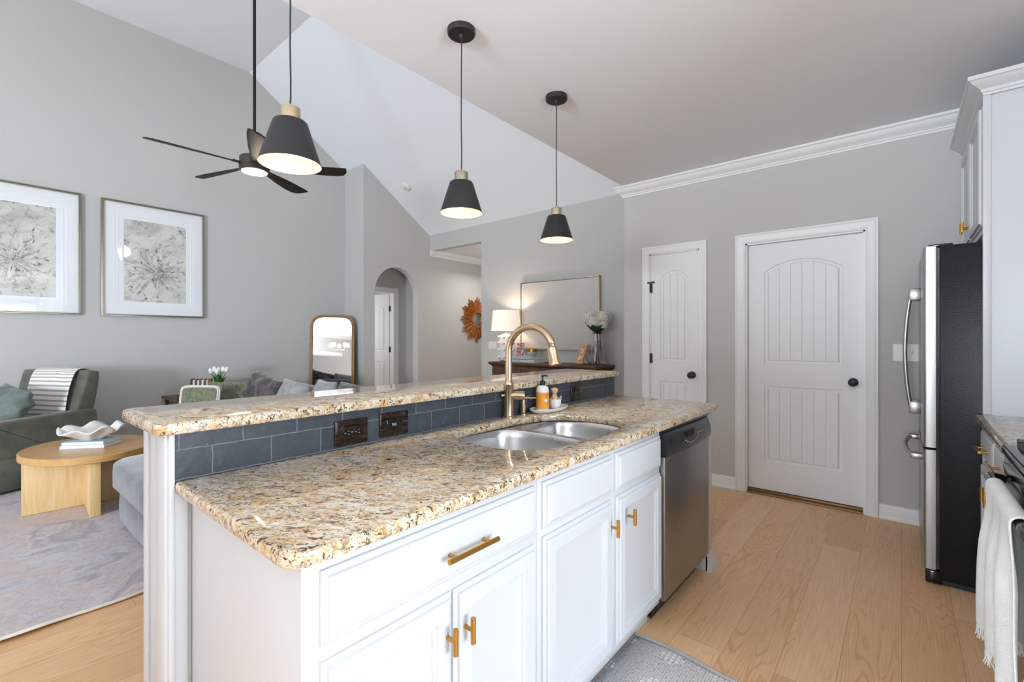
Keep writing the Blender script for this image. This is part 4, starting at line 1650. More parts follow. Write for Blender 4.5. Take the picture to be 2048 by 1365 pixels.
# ------------------------------------------------------------------ dining wall: painting, switches, sideboard and what stands on it
pt = thing('canvas_painting', 'large plain off-white textured canvas in thin frame above the sideboard', 'painting', (-3.47, YF - .02, 1.575))
px0, px1, pz0, pz1 = -4.09, -2.845, 1.115, 2.045
mb = MB()
for q in ((px0, px0 + .010, pz0, pz1), (px1 - .010, px1, pz0, pz1), (px0, px1, pz0, pz0 + .010), (px0, px1, pz1 - .010, pz1)):
    mb.box(q[0], YF - .052, q[2], q[1], YF - .002, q[3], .001)
mb.build('frame', M['palebrass'], pt)
MB().box(px0 + .014, YF - .045, pz0 + .014, px1 - .014, YF - .006, pz1 - .014, .002).build('canvas', M['canvas'], pt)


def switch_plate(name, label, O, U, N, w, h, n):
    O, U, N = map(Vector, (O, U, N))
    t = thing(name, label, 'switch', tuple(O))
    V = Vector((0, 0, 1))
    mb = MB()
    mb.prism([(-w / 2, -h / 2), (w / 2, -h / 2), (w / 2, h / 2), (-w / 2, h / 2)], O, U, V, N, 0.0005, .006, .003)
    mb.build('plate', M['white'], t)
    for i in range(n):
        c = (i - (n - 1) / 2) * .046
        mb = MB()
        mb.prism([(c - .005, -.012), (c + .005, -.012), (c + .005, .012), (c - .005, .012)], O, U, V, N, .005, .009, .001)
        mb.prism([(c - .003, .0), (c + .003, .0), (c + .003, .009), (c - .003, .009)], O, U, V, N, .008, .016, .002)
        mb.build('toggle', M['white'], t)
    return t


switch_plate('switch_plate', 'white two-toggle switch plate on wall left of the sideboard lamp', (-4.666, YF, 1.165), X_, (0, -1, 0), .155, .115, 2)
switch_plate('switch_plate', 'white switch plate on pantry wall behind the refrigerator handle', (.030, YK, 1.17), X_, (0, -1, 0), .150, .120, 2)

SZ = .952
sbd = thing('sideboard', 'dark walnut sideboard with moulded top against the far wall', 'sideboard', (-3.48, 4.85, 0))
mb = MB()
mb.box(-4.27, 4.66, .10, -2.69, YF - .025, SZ - .052, .004)
mb.build('body', M['walnut'], sbd)
mb = MB()
pf = [(.045, -.052), (.040, -.046), (.028, -.040), (.018, -.034), (.004, -.030), (0, -.022), (0, -.008), (.006, 0)]
lp = []
for d, z in pf:
    pl = inset(fillet([(-4.318, 4.62), (-2.642, 4.62), (-2.642, YF - .021), (-4.318, YF - .021)], [.02, .02, .003, .003], 3), d) if d else fillet([(-4.318, 4.62), (-2.642, 4.62), (-2.642, YF - .021), (-4.318, YF - .021)], [.02, .02, .003, .003], 3)
    lp.append([(x, y, SZ + z) for x, y in pl])
mb.loops(lp)
mb.build('top', M['walnut'], sbd)
for i in range(3):
    x = -4.23 + i * .515
    o = rect_panel(MB(), (x, 4.66, .70), (1, 0, 0), (0, 0, 1), (0, -1, 0), .47, .17, [(0, 0), (0, .012), (.006, .016), (.02, .016), (.026, .011), (.034, .014)]).build('drawer', M['walnut'], sbd)
    MB().lathe([(.001, 0), (.012, 0), (.008, .01), (.014, .02), (.012, .028), (.001, .03)], (x + .235, 4.644, .785), 20, (0, -1, 0)).build('knob', M['black'], o)
    o = rect_panel(MB(), (x, 4.66, .14), (1, 0, 0), (0, 0, 1), (0, -1, 0), .47, .53, [(0, 0), (0, .016), (.004, .018), (.07, .018), (.08, .010), (.09, .012)]).build('door', M['walnut'], sbd)
    MB().lathe([(.001, 0), (.012, 0), (.008, .01), (.014, .02), (.012, .028), (.001, .03)], (x + .43, 4.642, .42), 20, (0, -1, 0)).build('knob', M['black'], o)
for x in (-4.25, -2.77):
    for y in (4.67, 5.0):
        MB().box(x, y, 0, x + .06, y + .06, .10, .006).build('foot', M['walnut'], sbd)

# lamp
lx, ly = -4.165, 4.83
lm = thing('table_lamp', 'white table lamp with knobbed ceramic base and lit linen shade on sideboard', 'lamp', (lx, ly, SZ))
MB().lathe([(.001, 0), (.075, 0), (.075, .022), (.001, .022)], (lx, ly, SZ), 32).build('foot', M['glass'], lm)
MB().lathe([(.001, .022), (.090, .022), (.096, .035), (.098, .10), (.098, .30), (.088, .345), (.060, .372), (.025, .382), (.001, .384)], (lx, ly, SZ), 40).build('base', M['ceramic'], lm)
for z in (.06, .16, .255, .335):
    for i in range(9):
        a = 2 * PI * i / 9 + .2
        rr = .104 if z < .3 else .096
        MB().sphere((lx + rr * math.cos(a), ly + rr * math.sin(a), SZ + z), .021, n=14, m=9).build('ceramic_knob', M['ceramic'], lm)
MB().cyl((lx, ly, SZ + .38), (lx, ly, SZ + .53), .008).build('stem', M['palebrass'], lm)
MB().lathe([(.205, 1.378 - SZ), (.207, 1.378 - SZ), (.181, 1.650 - SZ), (.179, 1.650 - SZ)], (lx, ly, SZ), 56, caps=False).build('lamp_shade', M['lampshade'], lm)
MB().sphere((lx, ly, SZ + .54), .03).build('bulb', M['bulb'], lm)
point_light('lamp_glow', (lx, ly, SZ + .60), 7.0, (1.0, .84, .66), .03)

# books, postcard, candle bowl
bk = []
for i, (z, x0, x1, col, lbl) in enumerate(((0, -4.025, -3.60, srgb(206, 208, 210), 'grey book lying at the bottom of the pair on the sideboard'),
                                           (.042, -4.00, -3.62, srgb(188, 192, 196), 'blue-grey book lying on top of the pair on the sideboard'))):
    t = thing('book', lbl, 'book', ((x0 + x1) / 2, 4.84, SZ + z), group='books on the sideboard')
    cm = mat('book_cover', col, .5)
    h = .040
    mb = MB()
    mb.box(x0, 4.72, SZ + z + .0002, x1, 4.96, SZ + z + .003)
    mb.box(x0, 4.72, SZ + z + h - .003, x1, 4.96, SZ + z + h)
    mb.box(x0, 4.72, SZ + z + .001, x1, 4.724, SZ + z + h - .001)
    mb.build('cover', cm, t)
    MB().box(x0 + .005, 4.725, SZ + z + .003, x1 - .005, 4.955, SZ + z + h - .003).build('pages', M['paper'], t)
    if i == 0:
        text_flat(t, 'lettering', 'THE SEASIDE', (x0 + .03, 4.7195, SZ + .008), (1, 0, 0), (0, 0, 1), .030, mat('grey_print', srgb(120, 124, 128), .6))
    bk.append(t)


def photo_mat(name, seed, cols):
    m = mat(name, cols[0], .4)
    t = NT(m)
    n = t.noise(t.coords((1, 1, 1)), 22, 2, .5, .6)
    t.color(t.ramp(n.outputs[0], [(0.3 + .4 * i / (len(cols) - 1), c) for i, c in enumerate(cols)], 'CONSTANT'))
    return m


cd = MB().prism([(0, 0), (.125, 0), (.125, .175), (0, .175)], (-3.955, 4.80, SZ + .0825), (1, 0, 0), (0, .12, .99), (0, -1, 0), 0, .003)
tag(cd.build('photo_card', photo_mat('card_print', 1, [srgb(40, 44, 66), srgb(206, 200, 200), srgb(170, 62, 66), srgb(90, 88, 100), srgb(232, 220, 214), srgb(60, 52, 56)]), off=(-3.9, 4.80, SZ + .0825)),
    'small red and blue photo card standing on the sideboard books', 'card')
cb = thing('candle_bowl', 'gold rimmed grey candle bowl on the sideboard books', 'candle', (-3.715, 4.84, SZ + .0825))
q = (-3.715, 4.84, SZ + .0825)
MB().lathe([(.001, 0), (.035, 0), (.045, .010), (.060, .030), (.066, .055)], q, 40, caps=False).build('bowl', mat('grey_glaze', srgb(170, 172, 168), .4), cb, solid=.003)
MB().lathe([(.0665, .055), (.069, .095), (.064, .095), (.060, .050), (.001, .045)], q, 40, caps=False).build('rim', M['brass'], cb)
# small wooden frame
pf_ = thing('standing_photograph', 'small light wood photo frame leaning back near the glass vase', 'photo frame', (-2.95, 4.82, SZ))
mb = MB()
U = Vector((.90, -.44, 0)).normalized()
N = Vector((-.44 * .93, -.90 * .93, .36)).normalized()
V = N.cross(U).normalized()
if V.z < 0:
    V = -V
O = Vector((-3.055, 4.84, SZ + .002))
W_, H_ = .165, .25
lp = []
for d, n in ((0, 0), (0, .018), (.004, .022), (.040, .022), (.044, .014)):
    lp.append([O + U * a + V * b_ + N * n for a, b_ in ((d, d), (W_ - d, d), (W_ - d, H_ - d), (d, H_ - d))])
mb.loops(lp, cap1=False)
mb.build('frame', M['framewood'], pf_, angle=25)
MB().prism([(.040, .040), (W_ - .040, .040), (W_ - .040, H_ - .040), (.040, H_ - .040)], O, U, V, N, .002, .014).build('photo', photo_mat('photo_print', 2, [srgb(84, 84, 88), srgb(196, 190, 184), srgb(226, 222, 216), srgb(150, 146, 142)]), pf_)
MB().tube([O + U * .08 + V * .17 - N * .003, O + U * .08 + V * .17 - N * .003 + Vector((.04, .075, -.158))], .004, 8).build('easel_leg', M['black'], pf_)
# vase and hydrangeas
vx, vy = -2.755, 4.845
vs = thing('glass_vase', 'tall clear glass vase on right end of the sideboard', 'vase', (vx, vy, SZ))
MB().lathe([(.001, .001), (.070, .001), (.082, .022), (.084, .05), (.066, .25), (.058, .365), (.060, .38)], (vx, vy, SZ), 44, caps=False).build('glass', M['smokeglass'], vs, solid=.004)
fl_ = thing('hydrangea_bouquet', 'white hydrangea blooms with dark green leaves standing in the glass vase', 'flowers', (vx, vy, SZ + .01))
mb = MB()
for i, (dx, dy) in enumerate(((-.01, 0), (.012, .01), (.0, -.012))):
    mb.tube([(vx + dx * 2, vy + dy * 2, SZ + .015), (vx - dx, vy - dy, SZ + .2), (vx + dx, vy + dy, SZ + .44)], .006, 10)
mb.build('stems', mat('stem_brown', srgb(150, 130, 92), .6), fl_)
mb = MB()
for i in range(7):
    a = 2 * PI * i / 7 + .3
    U = Vector((math.cos(a), math.sin(a), 0))
    S_ = Vector((-math.sin(a), math.cos(a), 0))
    rows = []
    for k in range(7):
        q = k / 6
        c_ = Vector((vx, vy, SZ + .375 + .10 * q ** .8)) + U * (.02 + .105 * q)
        wv = .052 * math.sin(PI * min(.98, q * .93 + .06))
        rows.append([c_ - S_ * wv, c_ + Vector((0, 0, -.008)), c_ + S_ * wv])
    mb.faces_uv(rows)
mb.build('leaves', mat('dark_leaf', srgb(26, 66, 22), .5), fl_, solid=.002)


def bloom(c, r, seed):
    rr = random.Random(seed)
    mb = MB()
    mb.sphere(c, r * .82, (1, 1, .92), 16, 10)
    for f0 in mb.bm.faces:
        f0.material_index = 1
    N_ = 150
    for i in range(N_):
        z = 1 - 2 * (i + .5) / N_
        if z < -.75:
            continue
        th = i * 2.399963
        d = Vector((math.sqrt(1 - z * z) * math.cos(th), math.sqrt(1 - z * z) * math.sin(th), z))
        p = Vector(c) + Vector((d.x * r, d.y * r, d.z * r * .92)) * rr.uniform(.93, 1.06)
        u = d.orthogonal().normalized()
        v = d.cross(u)
        an = rr.uniform(0, PI)
        s = r * .17
        for k in range(4):
            b0_ = an + k * PI / 2
            e1 = u * math.cos(b0_) + v * math.sin(b0_)
            e2 = u * math.cos(b0_ + 1.1) + v * math.sin(b0_ + 1.1)
            f_ = [p, p + e1 * s * .8 + d * s * .15, p + (e1 + e2) * s * .75 + d * s * .35, p + e2 * s * .8 + d * s * .15]
            mb.bm.faces.new([mb.bm.verts.new(q) for q in f_])
    return mb


core = mat('hydrangea_core', srgb(168, 170, 140), .8)
hyd = mat('hydrangea_white', srgb(238, 236, 224), .7)
for i, (dx, dy, dz, r_) in enumerate(((-.062, -.02, .555, .092), (.062, .03, .560, .086), (-.005, -.05, .50, .070), (.088, -.01, .470, .050))):
    bloom((vx + dx, vy + dy, SZ + dz), r_, i).build('bloom', [hyd, core], fl_, angle=180)

# ================================================================== LIVING ROOM
RZ = .012
mb = MB()
# rug with a slightly rippled edge
nx, ny = 60, 90
rx0, rx1, ry0, ry1 = -6.45, -2.885, -2.3, 3.3
top = []
for i in range(nx + 1):
    row = []
    for j in range(ny + 1):
        u, v = i / nx, j / ny
        x = rx0 + (rx1 - rx0) * u
        y = ry0 + (ry1 - ry0) * v
        if u > .85:
            x += (u - .85) / .15 * (.018 * math.sin(y * 7.2) + .010 * math.sin(y * 15))
        rip = max(0, (u - .93) / .07) * max(0, math.sin(y * 7.2 + .6)) * .012
        row.append((x, y, RZ + rip))
    top.append(row)
uv = mb.faces_uv(top)
rug = mb.build('living_rug', M['rug'], off=(0, 0, 0), solid=.008)
tag(rug, 'faded pink and grey patterned area rug in the living room', 'rug')
mb = MB()
for off_, w_ in ((0, .016),):
    pts = [(top[nx][j][0] + .006, top[nx][j][1], top[nx][j][2]) for j in range(ny + 1)]
    mb.tube(pts, .0075, 8)
e_ = mb.build('binding', M['cream'], rug)

# oval coffee table
tc_ = thing('coffee_table', 'oval golden oak coffee table on crossed panel base beside the green armchair', 'table', (-4.73, .63, .0), rz=0)
mb = MB()
el = lambda d: [(-4.73 + (.462 + d) * math.cos(a) * .995 - (.378 + d) * math.sin(a) * .08, .63 + (.462 + d) * math.cos(a) * .08 + (.378 + d) * math.sin(a) * .995) for a in [2 * PI * i / 96 for i in range(96)]]
lp = [[(x, y, z) for x, y in el(d)] for d, z in ((-.006, .402), (0, .406), (0, .446), (-.006, .452))]
mb.loops(lp)
mb.build('tabletop', M['tabletop'], tc_)
rt = Matrix.Translation((-4.73, .63, 0)) @ Matrix.Rotation(R(-3), 4, 'Z')
zt0 = RZ + .006
MB().box(-.030, -.355, zt0, .030, .355, .402, .003).xf(rt).build('base_panel', M['tablewood'], tc_)
MB().box(.0305, -.030, zt0, .400, .030, .402, .003).xf(rt).build('base_panel', M['tablewood'], tc_)
MB().box(-.400, -.030, zt0, -.0305, .030, .402, .003).xf(rt).build('base_panel', M['tablewood'], tc_)
# books and bowl on it
bm_ = Matrix.Translation((-4.735, .645, 0)) @ Matrix.Rotation(R(52), 4, 'Z')
for i, (z, h, l_, d_, lab_) in enumerate(((.4525, .022, .285, .215, 'white book lying at the bottom of the pair on the coffee table'), (.4750, .024, .270, .205, 'pale blue-grey book lying on the other book on the coffee table'))):
    t = thing('book', lab_, 'book', (-4.735, .645, z), group='books on the coffee table')
    cm = mat('coffee_book_cover', (srgb(214, 220, 226), srgb(186, 200, 212))[i], .45)
    mb = MB()
    mb.box(-l_ / 2, -d_ / 2, z, l_ / 2, d_ / 2, z + .003)
    mb.box(-l_ / 2, -d_ / 2, z + h - .003, l_ / 2, d_ / 2, z + h)
    mb.box(-l_ / 2, -d_ / 2, z, -l_ / 2 + .003, d_ / 2, z + h)
    mb.xf(bm_).build('cover', cm, t)
    MB().box(-l_ / 2 + .004, -d_ / 2 + .004, z + .003, l_ / 2 - .004, d_ / 2 - .004, z + h - .003).xf(bm_).build('pages', M['paper'], t)
bx, by, bz = -4.735, .648, .4995
mb = MB()
lp = []
n = 96
for r_, z_ in ((.001, 0), (.05, 0), (.068, .008), (.10, .030), (.135, .052), (.170, .074), (.196, .088)):
    row = []
    for i in range(n):
        a = 2 * PI * i / n
        k = (r_ / .196) ** 2
        wv = 1 + .10 * k * math.sin(5 * a + .5) + .05 * k * math.sin(3 * a)
        row.append((bx + r_ * wv * math.cos(a), by + r_ * wv * math.sin(a), bz + z_ + .020 * k * math.sin(7 * a) + .010 * k * math.sin(4 * a + 1)))
    lp.append(row)
mb.loops(lp, cap1=False)
tag(mb.build('ruffled_bowl', M['ceramic'], off=(bx, by, bz), solid=.006, angle=80), 'white ruffled ceramic bowl sitting on the coffee table books', 'bowl')

# green armchair (local frame: faces -y, origin at floor centre), turned
ac = thing('armchair', 'olive green slope-armed armchair at left edge behind the coffee table', 'armchair', (0, 0, 0), world=False)
OFF.pop(ac.name, None)
W2, D2 = .39, .42


def arm(s):
    mb = MB()
    prof = [(-D2, .06), (-D2, .545), (-D2 + .05, .575), (.34, .590), (.40, .58), (.43, .06)]
    prof = fillet(prof, [.01, .03, .03, .02, .02, .01], 4)
    mb.prism(prof, (s * W2, 0, 0), (0, 1, 0), (0, 0, 1), (s, 0, 0), -.11, 0.0, .012)
    return mb


def back():
    mb = MB()
    lp = []
    for z, y, w_, t_ in ((.30, .20, .335, .20), (.55, .255, .35, .17), (.61, .265, .375, .16), (.75, .30, .385, .145), (.88, .335, .395, .12), (.935, .350, .392, .10), (.950, .352, .37, .06)):
        pl = fillet([(-w_, y), (w_, y), (w_, y + t_), (-w_, y + t_)], .03 if t_ > .07 else .02, 4)
        # wings curve forward a little
        lp.append([(a, b_ - .035 * (abs(a) / w_) ** 4, z) for a, b_ in pl])
    mb.loops(lp)
    return mb


for s in (-1, 1):
    arm(s).build('arm', M['greenchair'], ac, off=(0, 0, 0))
back().build('backrest', M['greenchair'], ac, off=(0, 0, 0), angle=50)
MB().box(-W2 + .11, -D2 + .01, .08, W2 - .11, .42, .28, .01).build('seat_base', M['greenchair'], ac, off=(0, 0, 0))
superbox(MB(), (0, -.075, .355), W2 * 2 - .22, .66, .17, .28).build('seat_cushion', M['greenchair'], ac, off=(0, 0, 0), angle=60)
sk = MB()
ring = fillet([(-W2 - .006, -D2 - .006), (W2 + .006, -D2 - .006), (W2 + .006, .436), (-W2 - .006, .436)], .01, 2)
sk.loops([[(a, b_, z) for a, b_ in (ring if z > .1 else inset(ring, -.012))] for z in (.27, .02)], cap0=False, cap1=False)
sk.build('skirt', M['greenchair'], ac, off=(0, 0, 0), solid=.008)
for s in (-1, 1):
    for y in (-.36, .36):
        MB().box(s * .30 - .02, y - .02, 0, s * .30 + .02, y + .02, .07, .003).build('foot', M['black'], ac, off=(0, 0, 0))
for ch in ac.children:
    ch.location = (0, 0, 0)
# right arm outer line runs from (-5.50,.20) to (-5.86,.84)
ca = math.atan2(.64, -.36) - PI / 2
rzm = Matrix.Rotation(ca, 4, 'Z')
cpos = Vector((-5.86, .84, 0)) - (rzm @ Vector((W2, .40, 0)))
ac.rotation_euler = (0, 0, ca)
ac.location = (cpos.x, cpos.y, .018)
CH = Matrix.Translation(ac.location) @ rzm

pw = pillow_mb(.60, .40, .19, 4, .055, 40)
pw = pw.build('throw_pillow', M['greenpillow'], off=(0, 0, 0), angle=180)
pw.matrix_world = CH @ Matrix.Translation((.015, -.06, .635)) @ Matrix.Rotation(R(-16), 4, 'Z') @ Matrix.Rotation(R(-20), 4, 'X') @ Matrix.Rotation(R(4), 4, 'Y')
tag(pw, 'wrinkled sage green lumbar pillow sitting in the armchair', 'pillow')
# striped throw over the back
mb = MB()
path = [(.205, .50), (.215, .60), (.235, .72), (.262, .84), (.290, .925), (.325, .962), (.385, .968), (.440, .958), (.468, .90), (.470, .80), (.465, .70)]
rows = []
for i, (y, z) in enumerate(path):
    row = []
    for j in range(22):
        u = j / 21
        x = -.24 + .50 * u + .030 * math.sin(i * .5) + (.02 if i < 2 else 0)
        yy = y - .006 - .035 * (abs(x) / .39) ** 4 + .006 * noise.noise(Vector((x * 10, z * 6, 2)))
        row.append((x, yy, z + .006 * noise.noise(Vector((x * 8, i * .6, 5)))))
    rows.append(row)
mb.faces_uv(rows)
th = mb.build('throw_blanket', M['throw'], off=(0, 0, 0), solid=.012, subd=1, angle=180)
th.matrix_world = CH
tag(th, 'cream and taupe striped throw draped over the green armchair back', 'blanket')

# grey sectional: chaise end beside the island, sofa run behind
so = thing('sectional_sofa', 'blue-grey velvet sectional sofa with chaise end beside the island', 'sofa', (-4.4, 1.8, 0))
mb = MB()
superbox(mb, (-3.535, 1.55, .165), 1.07, 1.76, .245, .16, 40, 12).build('chaise_base', M['velvet'], so, angle=60)
mb = MB()
superbox(mb, (-3.530, 1.42, .375), 1.085, 1.58, .205, .22, 40, 16, .008, 3).build('chaise_cushion', M['velvet'], so, angle=70)
mb = MB()
zz = .375
ringp = [(-3.53 + .52 * math.copysign(abs(math.cos(a)) ** .24, math.cos(a)), 1.42 + .775 * math.copysign(abs(math.sin(a)) ** .24, math.sin(a)), .424) for a in [2 * PI * i / 80 for i in range(81)]]
mb.tube(ringp, .006, 8)
mb.build('piping', M['velvet'], so, angle=60)
MB().box(-5.95, 1.50, .06, -4.08, 2.78, .29, .03).build('sofa_base', M['velvet'], so)
MB().box(-5.98, 2.60, .295, -3.0, 2.82, .70, .05, 4).build('sofa_back', M['velvet'], so)
MB().box(-6.045, 1.52, .06, -5.90, 2.58, .46, .05, 4).build('arm', M['velvet'], so)
for x in (-5.47, -4.58):
    superbox(MB(), (x, 2.01, .375), .88, 1.08, .18, .25, 30, 12, .008, x).build('seat_cushion', M['velvet'], so, angle=70)
for i, x in enumerate((-5.9, -4.0, -3.12)):
    for y in (.78, 2.7):
        if i == 0 and y < 1:
            continue
        MB().box(x - .02, y - .03, RZ + .005, x + .04, y + .03, .07, .003).build('foot', M['black'], so)


def put_pillow(name, w_, h_, t_, seed, m, pos, rz, rx, label, ry=0, wr=.02, cat='cushion', parts=None):
    o = pillow_mb(w_, h_, t_, seed, wr, 26).build(name, m, off=(0, 0, 0), angle=180)
    o.matrix_world = Matrix.Translation(pos) @ Matrix.Rotation(R(rz), 4, 'Z') @ Matrix.Rotation(R(rx), 4, 'X') @ Matrix.Rotation(R(ry), 4, 'Y')
    tag(o, label, cat, None)
    return o


put_pillow('sofa_cushion', .58, .38, .20, 11, M['charcoal'], (-5.50, 2.20, .665), 12, -14, 'crumpled dark charcoal velvet cushion on sofa, tallest one', 12, .05)
put_pillow('sofa_cushion', .54, .34, .20, 12, M['lightgrey'], (-5.08, 2.33, .640), 4, -16, 'light grey velvet cushion right of the dark charcoal one', 5, .035)
put_pillow('sofa_cushion', .46, .36, .17, 15, M['lightgrey'], (-4.58, 2.42, .655), -6, -14, 'pale grey cushion at the sofa corner below the floor mirror', 0, .02)
put_pillow('sofa_cushion', .52, .36, .17, 16, M['charcoal'], (-4.10, 2.47, .645), 10, -18, 'dark grey cushion behind the pale one, topmost under the mirror', 4, .03)
gp = put_pillow('sofa_cushion', .52, .31, .13, 17, M['greenboucle'], (-5.90, 1.96, .620), 34, -10, 'plain green cushion behind the white-edged green one', 0, .02)
gq = put_pillow('sofa_cushion', .46, .31, .11, 18, M['greenboucle'], (-5.74, 1.66, .620), 40, -8, 'woven green cushion with white border at sofa end', 0, .004)
mb = MB()
for q in (.93, .86):
    pts = []
    for i in range(65):
        a = 2 * PI * i / 64
        e = .3
        x = math.copysign(abs(math.cos(a)) ** e, math.cos(a)) * .23 * q * .97
        z = math.copysign(abs(math.sin(a)) ** e, math.sin(a)) * .155 * q * .96
        k = max(0, 1 - abs(x / .23) ** 3.2) * max(0, 1 - abs(z / .155) ** 3.2)
        pts.append((x, -.055 * k ** .55 - .002, z))
    mb.tube(pts, .0075, 8)
o = mb.build('border', M['cream'], gq, off=(0, 0, 0))
o.location = (0, 0, 0)

# side table with books and tulips
st_ = thing('side_table', 'dark wood side table behind the sofa end, mostly hidden', 'table', (-6.33, 1.93, 0))
MB().box(-6.58, 1.50, .570, -6.07, 2.34, .600, .004).build('top', M['walnut'], st_)
for x in (-6.55, -6.11):
    for y in (1.53, 2.28):
        MB().box(x, y, .018, x + .03, y + .03, .571).build('leg', M['walnut'], st_)
cols = [srgb(70, 40, 30), srgb(226, 220, 208), srgb(90, 62, 44), srgb(230, 226, 216), srgb(120, 90, 66), srgb(236, 232, 226), srgb(74, 60, 52), srgb(206, 196, 180), srgb(126, 74, 44)]
names_ = ['dark brown', 'cream', 'brown', 'off-white', 'tan', 'white', 'grey-brown', 'beige', 'russet']
dirb = Vector((.42, .91, 0)).normalized()
pb = Vector((-6.285, 1.705, .601))
for i, c_ in enumerate(cols):
    th_ = (.024, .018, .022, .016, .024, .018, .020, .018, .030)[i]
    hh = (.200, .190, .195, .185, .198, .188, .192, .186, .196)[i]
    t = thing('book', '%s book standing %s in the row beside the tulips' % (names_[i], ('first at the left end', 'second from the left', 'third from the left', 'fourth from the left', 'at the middle', 'fourth from the tulip pot', 'third from the tulip pot', 'second from the tulip pot', 'next to the tulip pot')[i]), 'book', tuple(pb), group='books standing beside the tulips')
    nv = Vector((dirb.y, -dirb.x, 0))
    MB().prism([(0, 0), (th_, 0), (th_ + .012, hh), (.012, hh)], pb, dirb, (0, 0, 1), nv, -.06, .06, .001).build('cover', mat('spine', c_, .6), t)
    MB().prism([(.003, .003), (th_ - .003, .003), (th_ + .009, hh + .0005), (.015, hh + .0005)], pb, dirb, (0, 0, 1), nv, -.055, .0605).build('pages', M['paper'], t) if False else None
    pb = pb + dirb * (th_ + .0015)
qx, qy = -6.16, 1.955
pt_ = thing('flower_pot', 'small white flower pot holding the tulips', 'pot', (qx, qy, .601))
MB().lathe([(.001, 0), (.040, 0), (.046, .01), (.052, .15), (.047, .15), (.043, .13), (.001, .13)], (qx, qy, .601), 36).build('pot_body', M['ceramic'], pt_)
tl = thing('tulip_bunch', 'bunch of white tulips with green leaves in the white pot', 'flowers', (qx, qy, .70))
mb = MB()
rr = random.Random(5)
for i in range(26):
    a = 2 * PI * i / 26 + rr.uniform(-.1, .1)
    lean = rr.uniform(.35, .95) if i % 3 else .2
    U = Vector((math.cos(a), math.sin(a), 0))
    S_ = Vector((-math.sin(a), math.cos(a), 0))
    L_ = rr.uniform(.12, .17)
    rows = []
    for k in range(6):
        q = k / 5
        c_ = Vector((qx, qy, .695 + L_ * q * (1 - .25 * lean * q))) + U * (.012 + .085 * lean * q)
        wv = .014 * math.sin(PI * (q * .9 + .08)) + .001
        rows.append([c_ - S_ * wv, c_, c_ + S_ * wv])
    mb.faces_uv(rows)
mb.build('leaves', M['green'], tl, solid=.0015)
for i, (dx, dy, dz) in enumerate(((-.06, -.055, .205), (-.025, -.03, .225), (.0, .0, .215), (.03, .035, .225), (.055, .06, .220), (.02, -.02, .20), (-.02, .03, .215))):
    mb = MB()
    q = Vector((qx + dx, qy + dy, .69 + dz - .045))
    d_ = Vector((dx * .6, dy * .6, .18)).normalized()
    mb.lathe([(.001, 0), (.016, .006), (.023, .025), (.022, .045), (.014, .064), (.004, .070)], q, 16, d_, sx=1, sy=.9)
    fo = mb.build('tulip_head', M['petal'], tl, angle=60)
    MB().tube([(qx, qy, .70), (qx + dx * .4, qy + dy * .4, .76), tuple(q)], .0035, 8).build('stem', M['green'], fo, off=OFF[tl.name])

# ================================================================== RIGHT SIDE OF THE KITCHEN
# tall side panel and cabinet over the refrigerator
FP = 3.20
fp = thing('tall_side_board', 'tall white side panel between the counter and the refrigerator', 'cabinet panel', (.6, FP, 0))
MB().box(.303, FP, 0, XR - .001, FP + .020, 2.462, .001).build('panel', M['cab'], fp)
MB().box(.3025, FP - .006, 0.9005, .332, FP + .0005, 2.4615, .002).build('edge_strip', M['cab'], fp)
oc = thing('upper_cabinet', 'white two-door upper cabinet above the refrigerator with crown moulding', 'cabinet', (.6, 3.68, 1.8))
MB().box(.312, FP + .021, 1.795, XR - .001, YK - .002, 2.462, .001).build('body', M['cab'], oc)
for i, (y0, y1) in enumerate(((FP + .030, 3.685), (3.695, YK - .03))):
    mb = MB()
    rect_panel(mb, (.312, y1, 1.822), (0, -1, 0), (0, 0, 1), (-1, 0, 0), y1 - y0, 2.41 - 1.822, DOOR_PROF)
    d = mb.build('door', M['cab'], oc, angle=22)
    mb = MB()
    pull(mb, (.293, 3.655 if i == 0 else 3.725, 1.90), (0, 0, 1), .060, (-1, 0, 0), posts=(.5,))
    mb.build('handle', M['brass'], d)
mb = MB()
CC = [(0, 0), (.008, 0), (.010, .010), (.016, .014), (.020, .026), (.036, .040), (.052, .052), (.058, .062), (.066, .066), (.068, .084), (0, .084)]
lp = []
for a, b_ in CC:
    lp.append([(.312 - a, YK - .002, 2.446 + b_), (.312 - a, FP - .006 - a, 2.446 + b_), (XR - .001, FP - .006 - a, 2.446 + b_)])
lp = list(map(list, zip(*lp)))
mb.loops(lp)
mb.build('crown', M['cab'], oc, angle=25)

# refrigerator
fr = thing('refrigerator', 'stainless french door refrigerator with black textured side', 'refrigerator', (.5, 3.68, 0))
MB().box(.150, FP + .026, .030, .88, 4.135, 1.745, .004).build('body', M['fridgeside'], fr)
MB().box(.138, FP + .034, .09, .150, 4.127, 1.735).build('door_gasket', M['blackgloss'], fr)


def fdoor(y0, y1, z0, z1):
    mb = MB()
    lp = []
    for z in (z0, z1):
        pl = fillet([(.138, y0), (.138, y1), (.088, y1), (.084, (y0 + y1) / 2), (.088, y0)], [0.003, .003, .014, .0, .014], 5)
        lp.append([(x, y, z) for x, y in pl])
    mb.loops(lp)
    return mb


